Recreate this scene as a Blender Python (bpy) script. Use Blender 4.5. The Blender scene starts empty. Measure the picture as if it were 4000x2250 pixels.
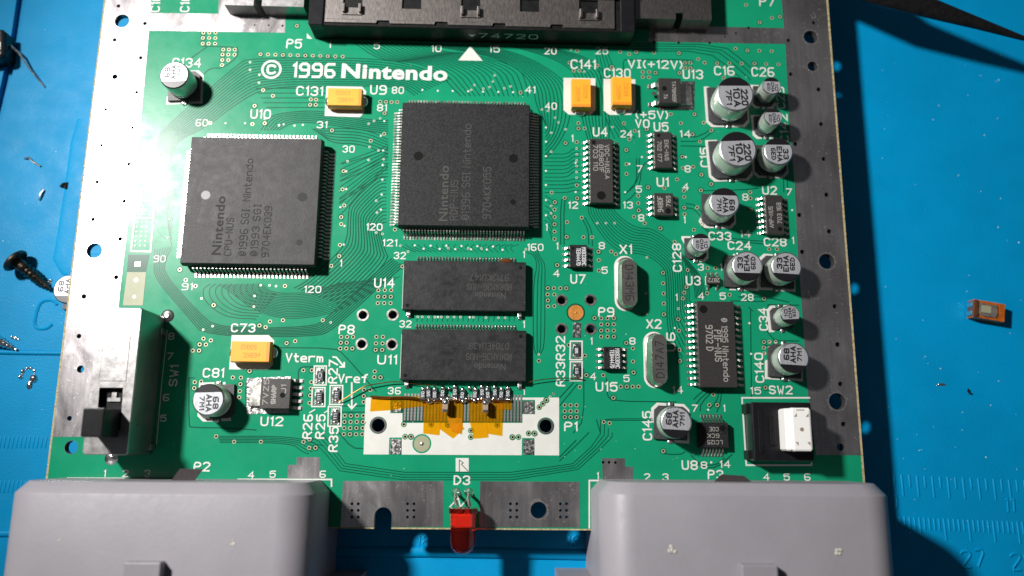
import bpy, bmesh, math, random
from mathutils import Vector, Matrix, Euler
from mathutils.geometry import delaunay_2d_cdt

random.seed(7)
S = 0.001                                   # the scene is measured in millimetres, 1 mm = 0.001 m
scene = bpy.context.scene
COL = scene.collection

# ------------------------------------------------------------------ camera
FPX = 3097.46                               # focal length in photograph pixels (4000 wide)
CAM = Vector((-3.29, -33.013, 163.674))     # mm above the board's top face
ROT = Euler((0.1988, -0.02196, 0.00922), 'XYZ')
RM = ROT.to_matrix()
cam_d = bpy.data.cameras.new('camera')
cam = bpy.data.objects.new('camera', cam_d)
COL.objects.link(cam)
cam.location = CAM * S
cam.rotation_euler = ROT
cam_d.sensor_width = 36.0
cam_d.lens = 36.0 * FPX / 4000.0
cam_d.clip_start = 0.005
cam_d.clip_end = 10.0
cam_d.dof.use_dof = True
cam_d.dof.focus_distance = 0.163
cam_d.dof.aperture_fstop = 9.0
scene.camera = cam

# ------------------------------------------------------------------ dim room and the desk lamp
world = bpy.data.worlds.new('World')
scene.world = world
world.use_nodes = True
bg = world.node_tree.nodes['Background']
bg.inputs['Color'].default_value = (0.85, 0.92, 1.0, 1)
bg.inputs['Strength'].default_value = 0.058
lamp_d = bpy.data.lights.new('desk_lamp', 'SPOT')      # a shaded desk lamp
lamp_d.spot_size = math.radians(71)
lamp_d.spot_blend = 1.0
lamp_d.energy = 9.0
lamp_d.shadow_soft_size = 0.014
lamp_d.color = (1.0, 0.97, 0.93)
lamp = bpy.data.objects.new('desk_lamp', lamp_d)
lamp.location = (-0.200, 0.108, 0.240)
lamp.rotation_euler = (Vector((0.045, 0.0, 0.0)) - Vector(lamp.location)).to_track_quat('-Z', 'Y').to_euler()
COL.objects.link(lamp)
scene.view_settings.view_transform = 'Standard'
scene.view_settings.look = 'None'
scene.view_settings.exposure = 0.0
scene.view_settings.gamma = 1.0
scene.view_settings.use_curve_mapping = False


# ------------------------------------------------------------------ pixel -> place
def U(px, py, z=0.0):
    """photograph pixel -> point (mm) on the level plane z."""
    d = RM @ Vector(((px - 2000) / FPX, -(py - 1125) / FPX, -1.0))
    t = (z - CAM.z) / d.z
    return Vector((CAM.x + d.x * t, CAM.y + d.y * t))


def mmpx(px, py, z=0.0):
    a = U(px, py, z)
    return ((U(px + 1, py, z) - a).length, (U(px, py + 1, z) - a).length)


def UL(pts, z=0.0):
    return [U(x, y, z) for x, y in pts]


DS = 4000 / 2576.0


def dsp(*pts):
    return [(x * DS, y * DS) for x, y in pts]


# ------------------------------------------------------------------ materials
MATS = {}


def material(name, color, rough=0.5, metal=0.0, var=0.0, vscale=400.0, color2=None, bump=0.0, bscale=3000.0,
             rvar=0.0, rscale=600.0, spec=0.5, coat=0.0, stretch=None, detail=3.0, contrast=(0.35, 0.65), **kw):
    m = bpy.data.materials.new(name)
    m.use_nodes = True
    nt = m.node_tree
    b = nt.nodes['Principled BSDF']
    b.inputs['Base Color'].default_value = (*color, 1)
    b.inputs['Roughness'].default_value = rough
    b.inputs['Metallic'].default_value = metal
    b.inputs['Specular IOR Level'].default_value = spec
    b.inputs['Coat Weight'].default_value = coat
    b.inputs['Coat Roughness'].default_value = 0.12
    for k, v in kw.items():
        b.inputs[k].default_value = v
    tc = nt.nodes.new('ShaderNodeTexCoord')
    src = tc.outputs['Object']
    if stretch:
        mp = nt.nodes.new('ShaderNodeMapping')
        mp.inputs['Scale'].default_value = stretch
        nt.links.new(src, mp.inputs['Vector'])
        src = mp.outputs['Vector']

    def noise(scale, det=detail):
        n = nt.nodes.new('ShaderNodeTexNoise')
        n.inputs['Scale'].default_value = scale
        n.inputs['Detail'].default_value = det
        n.inputs['Roughness'].default_value = 0.6
        nt.links.new(src, n.inputs['Vector'])
        return n.outputs['Fac']
    if var or color2:
        r = nt.nodes.new('ShaderNodeValToRGB')
        c2 = color2 or tuple(c * (1 - var) for c in color)
        r.color_ramp.elements[0].position = contrast[0]
        r.color_ramp.elements[1].position = contrast[1]
        r.color_ramp.elements[0].color = (*c2, 1)
        r.color_ramp.elements[1].color = (*color, 1)
        nt.links.new(noise(vscale), r.inputs['Fac'])
        nt.links.new(r.outputs['Color'], b.inputs['Base Color'])
    if rvar:
        mr = nt.nodes.new('ShaderNodeMapRange')
        mr.inputs['From Min'].default_value = 0.3
        mr.inputs['From Max'].default_value = 0.7
        mr.inputs['To Min'].default_value = max(0.02, rough - rvar)
        mr.inputs['To Max'].default_value = min(1, rough + rvar)
        nt.links.new(noise(rscale), mr.inputs['Value'])
        nt.links.new(mr.outputs['Result'], b.inputs['Roughness'])
    if bump:
        bp = nt.nodes.new('ShaderNodeBump')
        bp.inputs['Strength'].default_value = 1.0
        bp.inputs['Distance'].default_value = bump * S
        nt.links.new(noise(bscale, 2.0), bp.inputs['Height'])
        nt.links.new(bp.outputs['Normal'], b.inputs['Normal'])
    MATS[name] = m
    return m


material('mat_blue', (0.0, 0.255, 0.53), 0.46, spec=0.13, var=0.12, vscale=60, bump=0.05, bscale=2300, rvar=0.08, rscale=200)
material('mask_green', (0.006, 0.24, 0.122), 0.30, var=0.10, vscale=90, bump=0.004, bscale=900, spec=0.21, rvar=0.05, rscale=300)
material('mask_dark', (0.003, 0.068, 0.039), 0.30, spec=0.21)
material('mask_pale', (0.02, 0.26, 0.13), 0.30, spec=0.5)
material('fibreglass', (0.48, 0.40, 0.22), 0.75, var=0.5, vscale=1500, stretch=(1, 1, 0.1), bump=0.05, bscale=1800)
def tin_material():
    m = bpy.data.materials.new('tin'); m.use_nodes = True
    nt = m.node_tree; N = nt.nodes; Lk = nt.links
    b = N['Principled BSDF']; b.inputs['Metallic'].default_value = 0.9
    tc = N.new('ShaderNodeTexCoord')

    def mapped(sc):
        mp = N.new('ShaderNodeMapping'); mp.inputs['Scale'].default_value = sc
        Lk.new(tc.outputs['Object'], mp.inputs['Vector']); return mp.outputs['Vector']

    def noise(vec, scale, det=4.0, dist=0.0):
        n = N.new('ShaderNodeTexNoise'); n.inputs['Scale'].default_value = scale; n.inputs['Detail'].default_value = det
        n.inputs['Distortion'].default_value = dist; Lk.new(vec, n.inputs['Vector']); return n.outputs['Fac']

    def ramp(fac, p0, p1, c0, c1):
        r = N.new('ShaderNodeValToRGB'); r.color_ramp.elements[0].position = p0; r.color_ramp.elements[1].position = p1
        r.color_ramp.elements[0].color = (*c0, 1); r.color_ramp.elements[1].color = (*c1, 1); Lk.new(fac, r.inputs['Fac']); return r.outputs['Color']

    def mix(f, a, c, mode='MIX'):
        x = N.new('ShaderNodeMix'); x.data_type = 'RGBA'; x.blend_type = mode
        if hasattr(f, 'node'):
            Lk.new(f, x.inputs[0])
        else:
            x.inputs[0].default_value = f
        Lk.new(a, x.inputs[6]); Lk.new(c, x.inputs[7]); return x.outputs[2]
    big = noise(mapped((1, 0.55, 1)), 95, 8, 0.6)
    base = ramp(big, 0.36, 0.66, (0.36, 0.335, 0.345), (0.52, 0.50, 0.51))
    streak = ramp(noise(mapped((5, 0.22, 1)), 260, 6), 0.42, 0.62, (0.88, 0.87, 0.88), (1, 1, 1))
    col = mix(1.0, base, streak, 'MULTIPLY')
    scr = ramp(noise(mapped((1, 1, 1)), 850, 3, 2.5), 0.655, 0.70, (0, 0, 0), (1, 1, 1))
    pale = N.new('ShaderNodeRGB'); pale.outputs[0].default_value = (0.80, 0.76, 0.74, 1)
    col = mix(scr, col, pale.outputs[0])
    Lk.new(col, b.inputs['Base Color'])
    mr = N.new('ShaderNodeMapRange'); mr.inputs['From Min'].default_value = 0.3; mr.inputs['From Max'].default_value = 0.7
    mr.inputs['To Min'].default_value = 0.22; mr.inputs['To Max'].default_value = 0.36
    Lk.new(noise(mapped((1, 0.5, 1)), 210, 6, 1.0), mr.inputs['Value']); Lk.new(mr.outputs['Result'], b.inputs['Roughness'])
    bp = N.new('ShaderNodeBump'); bp.inputs['Distance'].default_value = 0.000012
    Lk.new(noise(mapped((2.5, 0.6, 1)), 900, 3), bp.inputs['Height']); Lk.new(bp.outputs['Normal'], b.inputs['Normal'])
    MATS['tin'] = m


tin_material()
material('tin_rough', (0.66, 0.65, 0.64), 0.32, 1.0, var=0.35, vscale=1500, rvar=0.18, rscale=1800, bump=0.12, bscale=1400)
material('solder', (0.80, 0.79, 0.77), 0.20, 1.0, bump=0.03, bscale=1500)
material('lead', (0.80, 0.78, 0.73), 0.30, 1.0, var=0.2, vscale=1200, rvar=0.08)
material('via_ring', (0.55, 0.49, 0.33), 0.35, 0.35, var=0.25, vscale=1500)
material('via_small', (0.62, 0.66, 0.55), 0.35, 0.2, var=0.2, vscale=1500)
material('silk', (0.60, 0.60, 0.565), 0.55, var=0.08, vscale=300)
material('silk_dim', (0.60, 0.60, 0.54), 0.55, var=0.08, vscale=300)
material('copper_disc', (0.62, 0.25, 0.05), 0.45, 0.3, var=0.25, vscale=800)
material('beige', (0.30, 0.31, 0.20), 0.5, var=0.1)
material('epoxy_grey', (0.032, 0.0305, 0.033), 0.55, spec=0.30, var=0.35, vscale=2600, bump=0.022, bscale=2400, rvar=0.04, rscale=500, contrast=(0.3, 0.7))
material('epoxy', (0.022, 0.022, 0.0245), 0.52, spec=0.2, color2=(0.011, 0.011, 0.012), vscale=2300, bump=0.035, bscale=2600, rvar=0.08, rscale=400, contrast=(0.42, 0.58))
material('epoxy_ram', (0.022, 0.022, 0.024), 0.45, spec=0.3, var=0.5, vscale=900, bump=0.03, bscale=2000, rvar=0.12, rscale=250)
material('epoxy_small', (0.030, 0.028, 0.027), 0.48, var=0.25, vscale=2200, bump=0.018, bscale=2600)
material('recess', (0.006, 0.006, 0.006), 0.6, spec=0.08)
material('dimple_grey', (0.022, 0.022, 0.024), 0.6, spec=0.2)
material('recess_grey', (0.085, 0.088, 0.093), 0.45)
material('residue', (0.054, 0.052, 0.055), 0.6, spec=0.3, var=0.35, vscale=2500, bump=0.04, bscale=2500)
material('print_pale', (0.27, 0.262, 0.245), 0.6)
material('print_faint', (0.058, 0.058, 0.056), 0.6, spec=0.2)
material('print_ghost', (0.056, 0.056, 0.054), 0.6, spec=0.2)
material('print_dark', (0.021, 0.020, 0.022), 0.65, spec=0.14)
material('print_white', (0.62, 0.64, 0.66), 0.6)
material('print_black', (0.008, 0.008, 0.010), 0.5)
material('print_brown', (0.46, 0.19, 0.014), 0.55)
material('aluminium', (0.62, 0.63, 0.66), 0.36, 1.0, var=0.14, vscale=900, stretch=(8, 1, 1), rvar=0.06, rscale=900, bump=0.004, bscale=1500)
material('sleeve', (0.66, 0.70, 0.64), 0.34, 0.6, var=0.06, vscale=500)
material('tab_grey', (0.24, 0.20, 0.18), 0.5, 0.35, var=0.4, vscale=900, bump=0.05, bscale=1500)
material('tin_worn', (0.56, 0.53, 0.53), 0.34, 0.88, var=0.25, vscale=1500, bump=0.03, bscale=2000)
material('shaded_plating', (0.16, 0.15, 0.15), 0.45, 0.8)  # plated walls darkened to paint the shade inside vias and holes
material('can_top', (0.50, 0.51, 0.55), 0.42, 0.45, var=0.22, vscale=700, stretch=(7, 0.7, 1), rvar=0.06, rscale=900)
material('cap_stripe', (0.010, 0.009, 0.011), 0.33, var=0.2, vscale=900)
material('cap_base', (0.045, 0.046, 0.050), 0.5, var=0.3, vscale=1500, bump=0.03, bscale=2500)
material('tantalum', (0.83, 0.345, 0.022), 0.42, var=0.05, vscale=400, spec=0.4)
material('tantalum_band', (0.66, 0.225, 0.018), 0.45)
material('tantalum_clear', (0.55, 0.13, 0.012), 0.30, var=0.4, vscale=500)
material('steel_switch', (0.40, 0.39, 0.39), 0.33, 0.88, var=0.12, vscale=260, rvar=0.06, rscale=700, bump=0.008, bscale=1300, detail=8)
material('shield', (0.27, 0.245, 0.235), 0.40, 1.0, var=0.15, vscale=500, rvar=0.05, rscale=900, stretch=(4, 1, 1))
material('black_plastic', (0.010, 0.010, 0.012), 0.30, spec=0.3, var=0.3, vscale=500, bump=0.01, bscale=1500)
material('black_plastic_dusty', (0.010, 0.010, 0.011), 0.42, spec=0.2, var=0.5, vscale=800, bump=0.02, bscale=2000)
material('grey_plastic', (0.262, 0.249, 0.276), 0.46, spec=0.25, var=0.09, vscale=70, bump=0.022, bscale=1000, rvar=0.05)
material('scar', (0.46, 0.43, 0.38), 0.7, bump=0.15, bscale=1500)
material('white_plastic', (0.80, 0.79, 0.77), 0.40, **{'Subsurface Weight': 0.15, 'Subsurface Radius': (0.002, 0.002, 0.002)})
material('nickel', (0.62, 0.585, 0.53), 0.18, 0.92, var=0.12, vscale=300, rvar=0.06)
material('resistor_black', (0.018, 0.019, 0.028), 0.40)
material('ceramic', (0.30, 0.235, 0.17), 0.5, var=0.15)
material('copper_wire', (0.48, 0.22, 0.06), 0.26, 1.0)
material('bronze_screw', (0.11, 0.085, 0.065), 0.30, 0.9, var=0.3, vscale=500)
material('bright_metal', (0.8, 0.8, 0.82), 0.2, 1.0, bump=0.1, bscale=1500)
material('flux', (0.10, 0.035, 0.012), 0.15, coat=0.5)
material('dust', (0.75, 0.8, 0.82), 0.6)


def red_led():
    m = bpy.data.materials.new('red_epoxy'); m.use_nodes = True
    b = m.node_tree.nodes['Principled BSDF']
    b.inputs['Base Color'].default_value = (0.95, 0.03, 0.012, 1)
    b.inputs['Roughness'].default_value = 0.03
    b.inputs['Transmission Weight'].default_value = 0.97
    b.inputs['IOR'].default_value = 1.5
    MATS['red_epoxy'] = m


red_led()


def kapton(name, tint, dens):
    m = bpy.data.materials.new(name); m.use_nodes = True
    nt = m.node_tree
    out = nt.nodes['Material Output']
    b = nt.nodes['Principled BSDF']
    b.inputs['Base Color'].default_value = (0.80, 0.36, 0.01, 1)
    b.inputs['Roughness'].default_value = 0.18
    tr = nt.nodes.new('ShaderNodeBsdfTransparent')
    tr.inputs['Color'].default_value = (*tint, 1)
    mx = nt.nodes.new('ShaderNodeMixShader')
    mx.inputs['Fac'].default_value = dens
    nt.links.new(tr.outputs[0], mx.inputs[1])
    nt.links.new(b.outputs[0], mx.inputs[2])
    nt.links.new(mx.outputs[0], out.inputs['Surface'])
    n = nt.nodes.new('ShaderNodeTexNoise'); n.inputs['Scale'].default_value = 500
    tc = nt.nodes.new('ShaderNodeTexCoord'); nt.links.new(tc.outputs['Object'], n.inputs['Vector'])
    bp = nt.nodes.new('ShaderNodeBump'); bp.inputs['Distance'].default_value = 0.0003
    nt.links.new(n.outputs['Fac'], bp.inputs['Height']); nt.links.new(bp.outputs['Normal'], b.inputs['Normal'])
    MATS[name] = m


kapton('kapton', (0.95, 0.66, 0.06), 0.20)
kapton('kapton_double', (0.92, 0.52, 0.03), 0.42)


# ------------------------------------------------------------------ mesh helpers
class MB:
    def __init__(self):
        self.v = []; self.f = []; self.mi = []

    def add(self, verts, faces, mi=0):
        o = len(self.v)
        self.v += [tuple(p) for p in verts]
        self.f += [tuple(i + o for i in f) for f in faces]
        self.mi += [mi] * len(faces)
        return self

    def box(self, x0, x1, y0, y1, z0, z1, bev=0.0, mi=0, rot=0.0, at=(0, 0)):
        if bev <= 0:
            vs = [(x, y, z) for z in (z0, z1) for x, y in ((x0, y0), (x1, y0), (x1, y1), (x0, y1))]
            fs = [(3, 2, 1, 0), (4, 5, 6, 7), (0, 1, 5, 4), (1, 2, 6, 5), (2, 3, 7, 6), (3, 0, 4, 7)]
        else:
            b = bev
            def ring(i, z):
                return [(x0 + i, y0 + b, z), (x0 + b, y0 + i, z), (x1 - b, y0 + i, z), (x1 - i, y0 + b, z),
                        (x1 - i, y1 - b, z), (x1 - b, y1 - i, z), (x0 + b, y1 - i, z), (x0 + i, y1 - b, z)]
            rs = [ring(0, z0), ring(0, z1 - b), ring(b * 0.3, z1 - b * 0.3), ring(b, z1)]
            rs[3] = [(min(max(x, x0 + b), x1 - b), min(max(y, y0 + b), y1 - b), z) for x, y, z in ring(b, z1)]
            vs = sum(rs, []); fs = [tuple(range(7, -1, -1)), tuple(range(24, 32))]
            for k in range(3):
                for i in range(8):
                    j = (i + 1) % 8
                    fs.append((k * 8 + i, k * 8 + j, k * 8 + 8 + j, k * 8 + 8 + i))
        if rot or at != (0, 0):
            c, s = math.cos(rot), math.sin(rot)
            vs = [(at[0] + x * c - y * s, at[1] + x * s + y * c, z) for x, y, z in vs]
        return self.add(vs, fs, mi)

    def frustum(self, bottom, top, z0, z1, mi=0):
        n = len(bottom)
        vs = [(p[0], p[1], z0) for p in bottom] + [(p[0], p[1], z1) for p in top]
        fs = [tuple(range(n - 1, -1, -1)), tuple(range(n, 2 * n))]
        fs += [(i, (i + 1) % n, n + (i + 1) % n, n + i) for i in range(n)]
        return self.add(vs, fs, mi)

    def loft(self, rings, mi=0, cap=True, closed=True):
        n = len(rings[0]); vs = sum([list(r) for r in rings], []); fs = []
        for k in range(len(rings) - 1):
            for i in range(n if closed else n - 1):
                j = (i + 1) % n
                fs.append((k * n + i, k * n + j, (k + 1) * n + j, (k + 1) * n + i))
        if cap:
            fs.append(tuple(range(n - 1, -1, -1)))
            fs.append(tuple(range((len(rings) - 1) * n, len(rings) * n)))
        return self.add(vs, fs, mi)

    def lathe(self, prof, n=32, at=(0, 0, 0), mi=0, cap=True):
        rings = [[(at[0] + r * math.cos(2 * math.pi * i / n), at[1] + r * math.sin(2 * math.pi * i / n), at[2] + z)
                  for i in range(n)] for r, z in prof]
        return self.loft(rings, mi, cap)

    def tube(self, pts, r, n=8, mi=0):
        pts = [Vector(p) for p in pts]
        rings = []
        rr = r if isinstance(r, (list, tuple)) else [r] * len(pts)
        for i, p in enumerate(pts):
            t = (pts[min(i + 1, len(pts) - 1)] - pts[max(i - 1, 0)]).normalized()
            a = t.cross(Vector((0, 0, 1)))
            if a.length < 1e-3:
                a = Vector((1, 0, 0))
            a.normalize(); b = t.cross(a).normalized()
            rings.append([tuple(p + a * rr[i] * math.cos(2 * math.pi * k / n) + b * rr[i] * math.sin(2 * math.pi * k / n)) for k in range(n)])
        return self.loft(rings, mi)

    def blob(self, x, y, z, rx, ry, rz, n=10, m=5, mi=0):
        rings = []
        for k in range(m):
            a = math.pi / 2 * k / (m - 0.6)
            rings.append([(x + rx * math.cos(a) * math.cos(2 * math.pi * i / n), y + ry * math.cos(a) * math.sin(2 * math.pi * i / n), z + rz * math.sin(a)) for i in range(n)])
        return self.loft(rings, mi)

    def flat(self, pts, z, mi=0):
        a = sum(pts[i][0] * pts[(i + 1) % len(pts)][1] - pts[(i + 1) % len(pts)][0] * pts[i][1] for i in range(len(pts)))
        pts = pts if a > 0 else pts[::-1]
        return self.add([(p[0], p[1], z) for p in pts], [tuple(range(len(pts)))], mi)

    def mesh(self, name, mats, smooth=False):
        me = bpy.data.meshes.new(name)
        me.from_pydata([(x * S, y * S, z * S) for x, y, z in self.v], [], self.f)
        for m in ([mats] if isinstance(mats, str) else mats):
            me.materials.append(MATS[m])
        for p, i in zip(me.polygons, self.mi):
            p.material_index = i
        if smooth:
            for p in me.polygons:
                p.use_smooth = True
            bm = bmesh.new(); bm.from_mesh(me)
            for e in bm.edges:
                e.smooth = len(e.link_faces) == 2 and e.calc_face_angle(3.2) < math.radians(35)
            bm.to_mesh(me); bm.free()
        me.update()
        return me

    def obj(self, name, mats, parent=None, loc=(0, 0, 0), rz=0.0, label=None, smooth=False, kind=None):
        return link(name, self.mesh(name, mats, smooth), parent, loc, rz, label, kind)


def link(name, data, parent=None, loc=(0, 0, 0), rz=0.0, label=None, kind=None):
    o = bpy.data.objects.new(name, data)
    o.location = Vector(loc) * S
    o.rotation_euler = (0, 0, rz)
    COL.objects.link(o)
    if parent:
        o.parent = parent
    if label:
        o['label'] = label
    if kind:
        o['kind'] = kind
    return o


def tag(o, label, cat, group=None):
    o['label'] = label; o['category'] = cat
    if group:
        o['group'] = group
    return o


# ---- sheets with holes
def circle(x, y, r, n=12):
    return [(x + r * math.cos(2 * math.pi * i / n + 0.2), y + r * math.sin(2 * math.pi * i / n + 0.2)) for i in range(n)]


def fill(outers, holes):
    vs, faces = [], []
    for lp in list(outers) + list(holes):
        ar = sum(lp[i][0] * lp[(i + 1) % len(lp)][1] - lp[(i + 1) % len(lp)][0] * lp[i][1] for i in range(len(lp)))
        lp = lp if ar > 0 else lp[::-1]
        i0 = len(vs); vs += [Vector((p[0], p[1])) for p in lp]; faces.append(list(range(i0, len(vs))))
    no = len(outers)
    V, E, F, ov, oe, of = delaunay_2d_cdt(vs, [], faces, 1, 1e-6)
    tris = []
    for f, o in zip(F, of):
        if any(k < no for k in o) and not any(k >= no for k in o):
            a, b, c = (V[i] for i in f[:3])
            if (b - a).cross(c - a) < 0:
                f = f[::-1]
            tris.append(tuple(f))
    return [(p.x, p.y) for p in V], tris


def sheet(mb, outers, holes, z0, z1, mi=0, bottom=False):
    xs = [p[0] for o in outers for p in o]; ys = [p[1] for o in outers for p in o]
    bb = (min(xs), max(xs), min(ys), max(ys))
    hs = [h for h in holes if max(p[0] for p in h) > bb[0] and min(p[0] for p in h) < bb[1] and max(p[1] for p in h) > bb[2] and min(p[1] for p in h) < bb[3]]
    V, T = fill(outers, hs)
    n = len(V)
    cnt = {}
    for t in T:
        for i in range(3):
            e = (t[i], t[(i + 1) % 3]); cnt[e] = cnt.get(e, 0) + 1
    fs = [t for t in T]
    walls = [e for e in cnt if (e[1], e[0]) not in cnt]
    verts = [(x, y, z1) for x, y in V] + [(x, y, z0) for x, y in V]
    fs += [(b, a, a + n, b + n) for a, b in walls]
    if bottom:
        fs += [(t[2] + n, t[1] + n, t[0] + n) for t in T]
    mb.add(verts, fs, mi)


# ---- stroke lettering
G = {'0': 'c0105163645413010', '1': 'l152620', '2': 'l05163645440040', '3': 'l05163645443323|l334241301001',
     '4':'l30360242', '5': 'l46060314344341301001', '6': 'l46160501103041423303', '7': 'l064610',
     '8': 'c1304051636454433|c1333424130100102', '9': 'l00304145361605041343',
     'A': 'l002640|l1232', 'B': 'l00063645443303|l3342413000', 'C': 'l4536160501103041', 'D': 'k000626444220',
     'E': 'l46060040|l0333', 'F': 'l460600|l0333', 'G': 'l453616050110304143|l4323', 'H': 'l0006|l4046|l0343',
     'I': 'l2026|l1030|l1636', 'J': 'l4641301001', 'K': 'l0006|l460340', 'L': 'l060040', 'M': 'l0006234640',
     'N': 'l00064046', 'O': 'c0105163645413010', 'P': 'l00063645443303', 'R': 'l00063645443303|l2340',
     'S': 'l453616050413334241301001', 'T': 'l0646|l2620', 'U': 'l060110304146', 'V': 'l062046', 'W': 'l0610233046',
     'X': 'l0046|l0640', 'Z': 'l06460040', 'Q': 'c0105163645413010|l2240', '(': 'l36242230', ')': 'l16242210', '+': 'l2125|l0343',
     '-': 'l0343', '.': 'l2021', '|': 'l2026', '^': 'k012541', ',': 'l2010',
     't': 'l26213040|l1444', 'e': 'l0242433414030110' + '40', 'r': 'l0004|l03143444', 'm': 'l0004|l03142320|l23344340',
     'f': 'l46362520|l0434', 'i': 'l2024|l2526', 'n': 'l0004|l0314344340', 'd': 'l4046|l4334140301103041',
     'o': 'c0103143443413010', '@': 'c0204163644422010|l34141232'}


def chaikin(p, closed):
    q = []
    n = len(p)
    if not closed:
        q.append(p[0])
    for i in range(n if closed else n - 1):
        a, b = p[i], p[(i + 1) % n]
        q.append((a[0] * .75 + b[0] * .25, a[1] * .75 + b[1] * .25))
        q.append((a[0] * .25 + b[0] * .75, a[1] * .25 + b[1] * .75))
    if not closed:
        q.append(p[-1])
    return q


def ribbon(mb, p, w, z, closed=False, mi=0):
    n = len(p)
    P = [Vector(a[:2]) for a in p]
    L, R_ = [], []
    for i in range(n):
        a = P[i - 1] if (i > 0 or closed) else None
        b = P[(i + 1) % n] if (i < n - 1 or closed) else None
        d0 = (P[i] - a).normalized() if a is not None else None
        d1 = (b - P[i]).normalized() if b is not None else None
        c = P[i].copy()
        if d0 is None:
            c = c - d1 * w * 0.7; d0 = d1
        if d1 is None:
            c = c + d0 * w * 0.7; d1 = d0
        nn = Vector((-(d0 + d1).y, (d0 + d1).x))
        if nn.length < 1e-6:
            nn = Vector((-d0.y, d0.x))
        nn.normalize()
        k = w / max(0.45, nn.dot(Vector((-d0.y, d0.x))))
        zz = z + i * 0.0006
        L.append((c.x + nn.x * k, c.y + nn.y * k, zz)); R_.append((c.x - nn.x * k, c.y - nn.y * k, zz))
    fs = []
    for i in range(n if closed else n - 1):
        j = (i + 1) % n
        fs.append((i, n + i, n + j, j))
    mb.add(L + R_, fs, mi)


SMOOTH = 'CGOSQU03580J@ceodrnmftBDPR'


def glyphs(s):
    out, x = [], 0.0
    for ch in s:
        if ch == ' ':
            x += 3.2; continue
        st = []
        for part in G[ch].split('|'):
            d = part[1:]
            pts = [(float(d[i]), float(d[i + 1])) for i in range(0, len(d), 2)]
            st.append((part[0], pts))
        mn = min(p[0] for _, q in st for p in q); mxx = max(p[0] for _, q in st for p in q)
        for t, q in st:
            q = [(a - mn + x, b) for a, b in q]
            cl = t in 'ck'
            if t in 'lc' and len(q) > 3 and ch in SMOOTH:
                q = chaikin(q, cl)
            out.append((q, cl))
        x += (mxx - mn) + 2.0
    return out, max(x - 2.0, 0.8)


ZI = [0]


def text(mb, s, cx, cy, L, H, rot=0.0, w=0.12, z=0.05, mi=0):
    """stroke text centred on (cx,cy) mm; L wide (None: natural), H tall, mm."""
    st, W = glyphs(s)
    sy = H / 6.0; sx = (L / W) if L else sy * 0.92
    c, n = math.cos(rot), math.sin(rot)
    for q, cl in st:
        ZI[0] = (ZI[0] + 1) % 6
        pp = [((x - W / 2) * sx, (y - 3) * sy) for x, y in q]
        pp = [(cx + x * c - y * n, cy + x * n + y * c) for x, y in pp]
        ribbon(mb, pp, w, z + ZI[0] * 0.004, cl, mi)


def ptext(mb, s, px, py, L, H, rot=0, w=None, z=0.05, mi=0):
    """the same, given in photograph pixels on plane z."""
    kx, ky = mmpx(px, py, z)
    r = math.radians(rot)
    if abs(rot) in (90, 270):
        kx, ky = ky, kx
    c = U(px, py, z)
    text(mb, s, c.x, c.y, L * kx if L else None, H * ky, r, w if w else H * ky * 0.068, z, mi)


def logo_text(s, L, H, bold=0.02):
    cu = bpy.data.curves.new('lettering', 'FONT')
    cu.body = s; cu.size = 1.0; cu.offset = bold; cu.resolution_u = 3; cu.space_character = 1.06
    ob = bpy.data.objects.new('lettering', cu)
    me = bpy.data.meshes.new_from_object(ob)
    xs = [v.co.x for v in me.vertices]; ys = [v.co.y for v in me.vertices]
    x0, x1, y0, y1 = min(xs), max(xs), min(ys), max(ys)
    vs = [((v.co.x - (x0 + x1) / 2) / (x1 - x0) * L, (v.co.y - (y0 + y1) / 2) / (y1 - y0) * H) for v in me.vertices]
    fs = [tuple(p.vertices) for p in me.polygons]
    bpy.data.objects.remove(ob); bpy.data.curves.remove(cu); bpy.data.meshes.remove(me)
    return vs, fs


def logo(mb, s, cx, cy, L, H, rot, z, mi=0, bold=0.02):
    vs, fs = logo_text(s, L, H, bold)
    c, n = math.cos(rot), math.sin(rot)
    mb.add([(cx + x * c - y * n, cy + x * n + y * c, z) for x, y in vs], fs, mi)


# ================================================================== the silicone mat
MZ = -10.0
mat = MB()
GR = [[(112, -80), (78, 150), (40, 330), (-20, 600)], [(76, -80), (42, 150), (5, 320), (-60, 590)]]
groove = [tuple(U(x, y, MZ)) for x, y in GR[0]] + [tuple(U(x, y, MZ)) for x, y in GR[1][::-1]]
sheet(mat, [[(-260, -190), (240, -190), (240, 200), (-260, 200)]], [groove], MZ - 1.5, MZ)
mat.box(-260, 240, -190, 200, MZ - 4.5, MZ - 1.4)
mat = mat.obj('silicone_mat', 'mat_blue', label='blue silicone work mat with moulded ridges and ruler marks under the circuit board')
mat['category'] = 'mat'


def ridge(pts, w, h, name='ridge', bury=0.0):
    P = [U(x, y, MZ) for x, y in pts]
    rings = []
    for i, p in enumerate(P):
        t = (P[min(i + 1, len(P) - 1)] - P[max(i - 1, 0)]).normalized(); n = Vector((-t.y, t.x))
        rings.append([(p.x + n.x * w * math.cos(a), p.y + n.y * w * math.cos(a), MZ - 0.05 + h * math.sin(a)) for a in [math.pi * k / 10 for k in range(11)]])
    m = MB(); m.loft(rings, closed=False, cap=True)
    return m.obj(name, 'mat_blue', mat, smooth=True)


ridge([(352, 470), (326, 560), (296, 780), (268, 960), (258, 1005), (272, 1030), (320, 1040), (420, 1042)], 3.0, 0.3)
ridge([(-60, 1374), (120, 1378), (330, 1380)], 0.55, 0.5)
ridge([(-60, 2086), (100, 2083), (400, 2080)], 0.7, 0.5)
ridge([(1100, 2158), (1700, 2156), (2500, 2172)], 1.1, 0.7)


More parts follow.
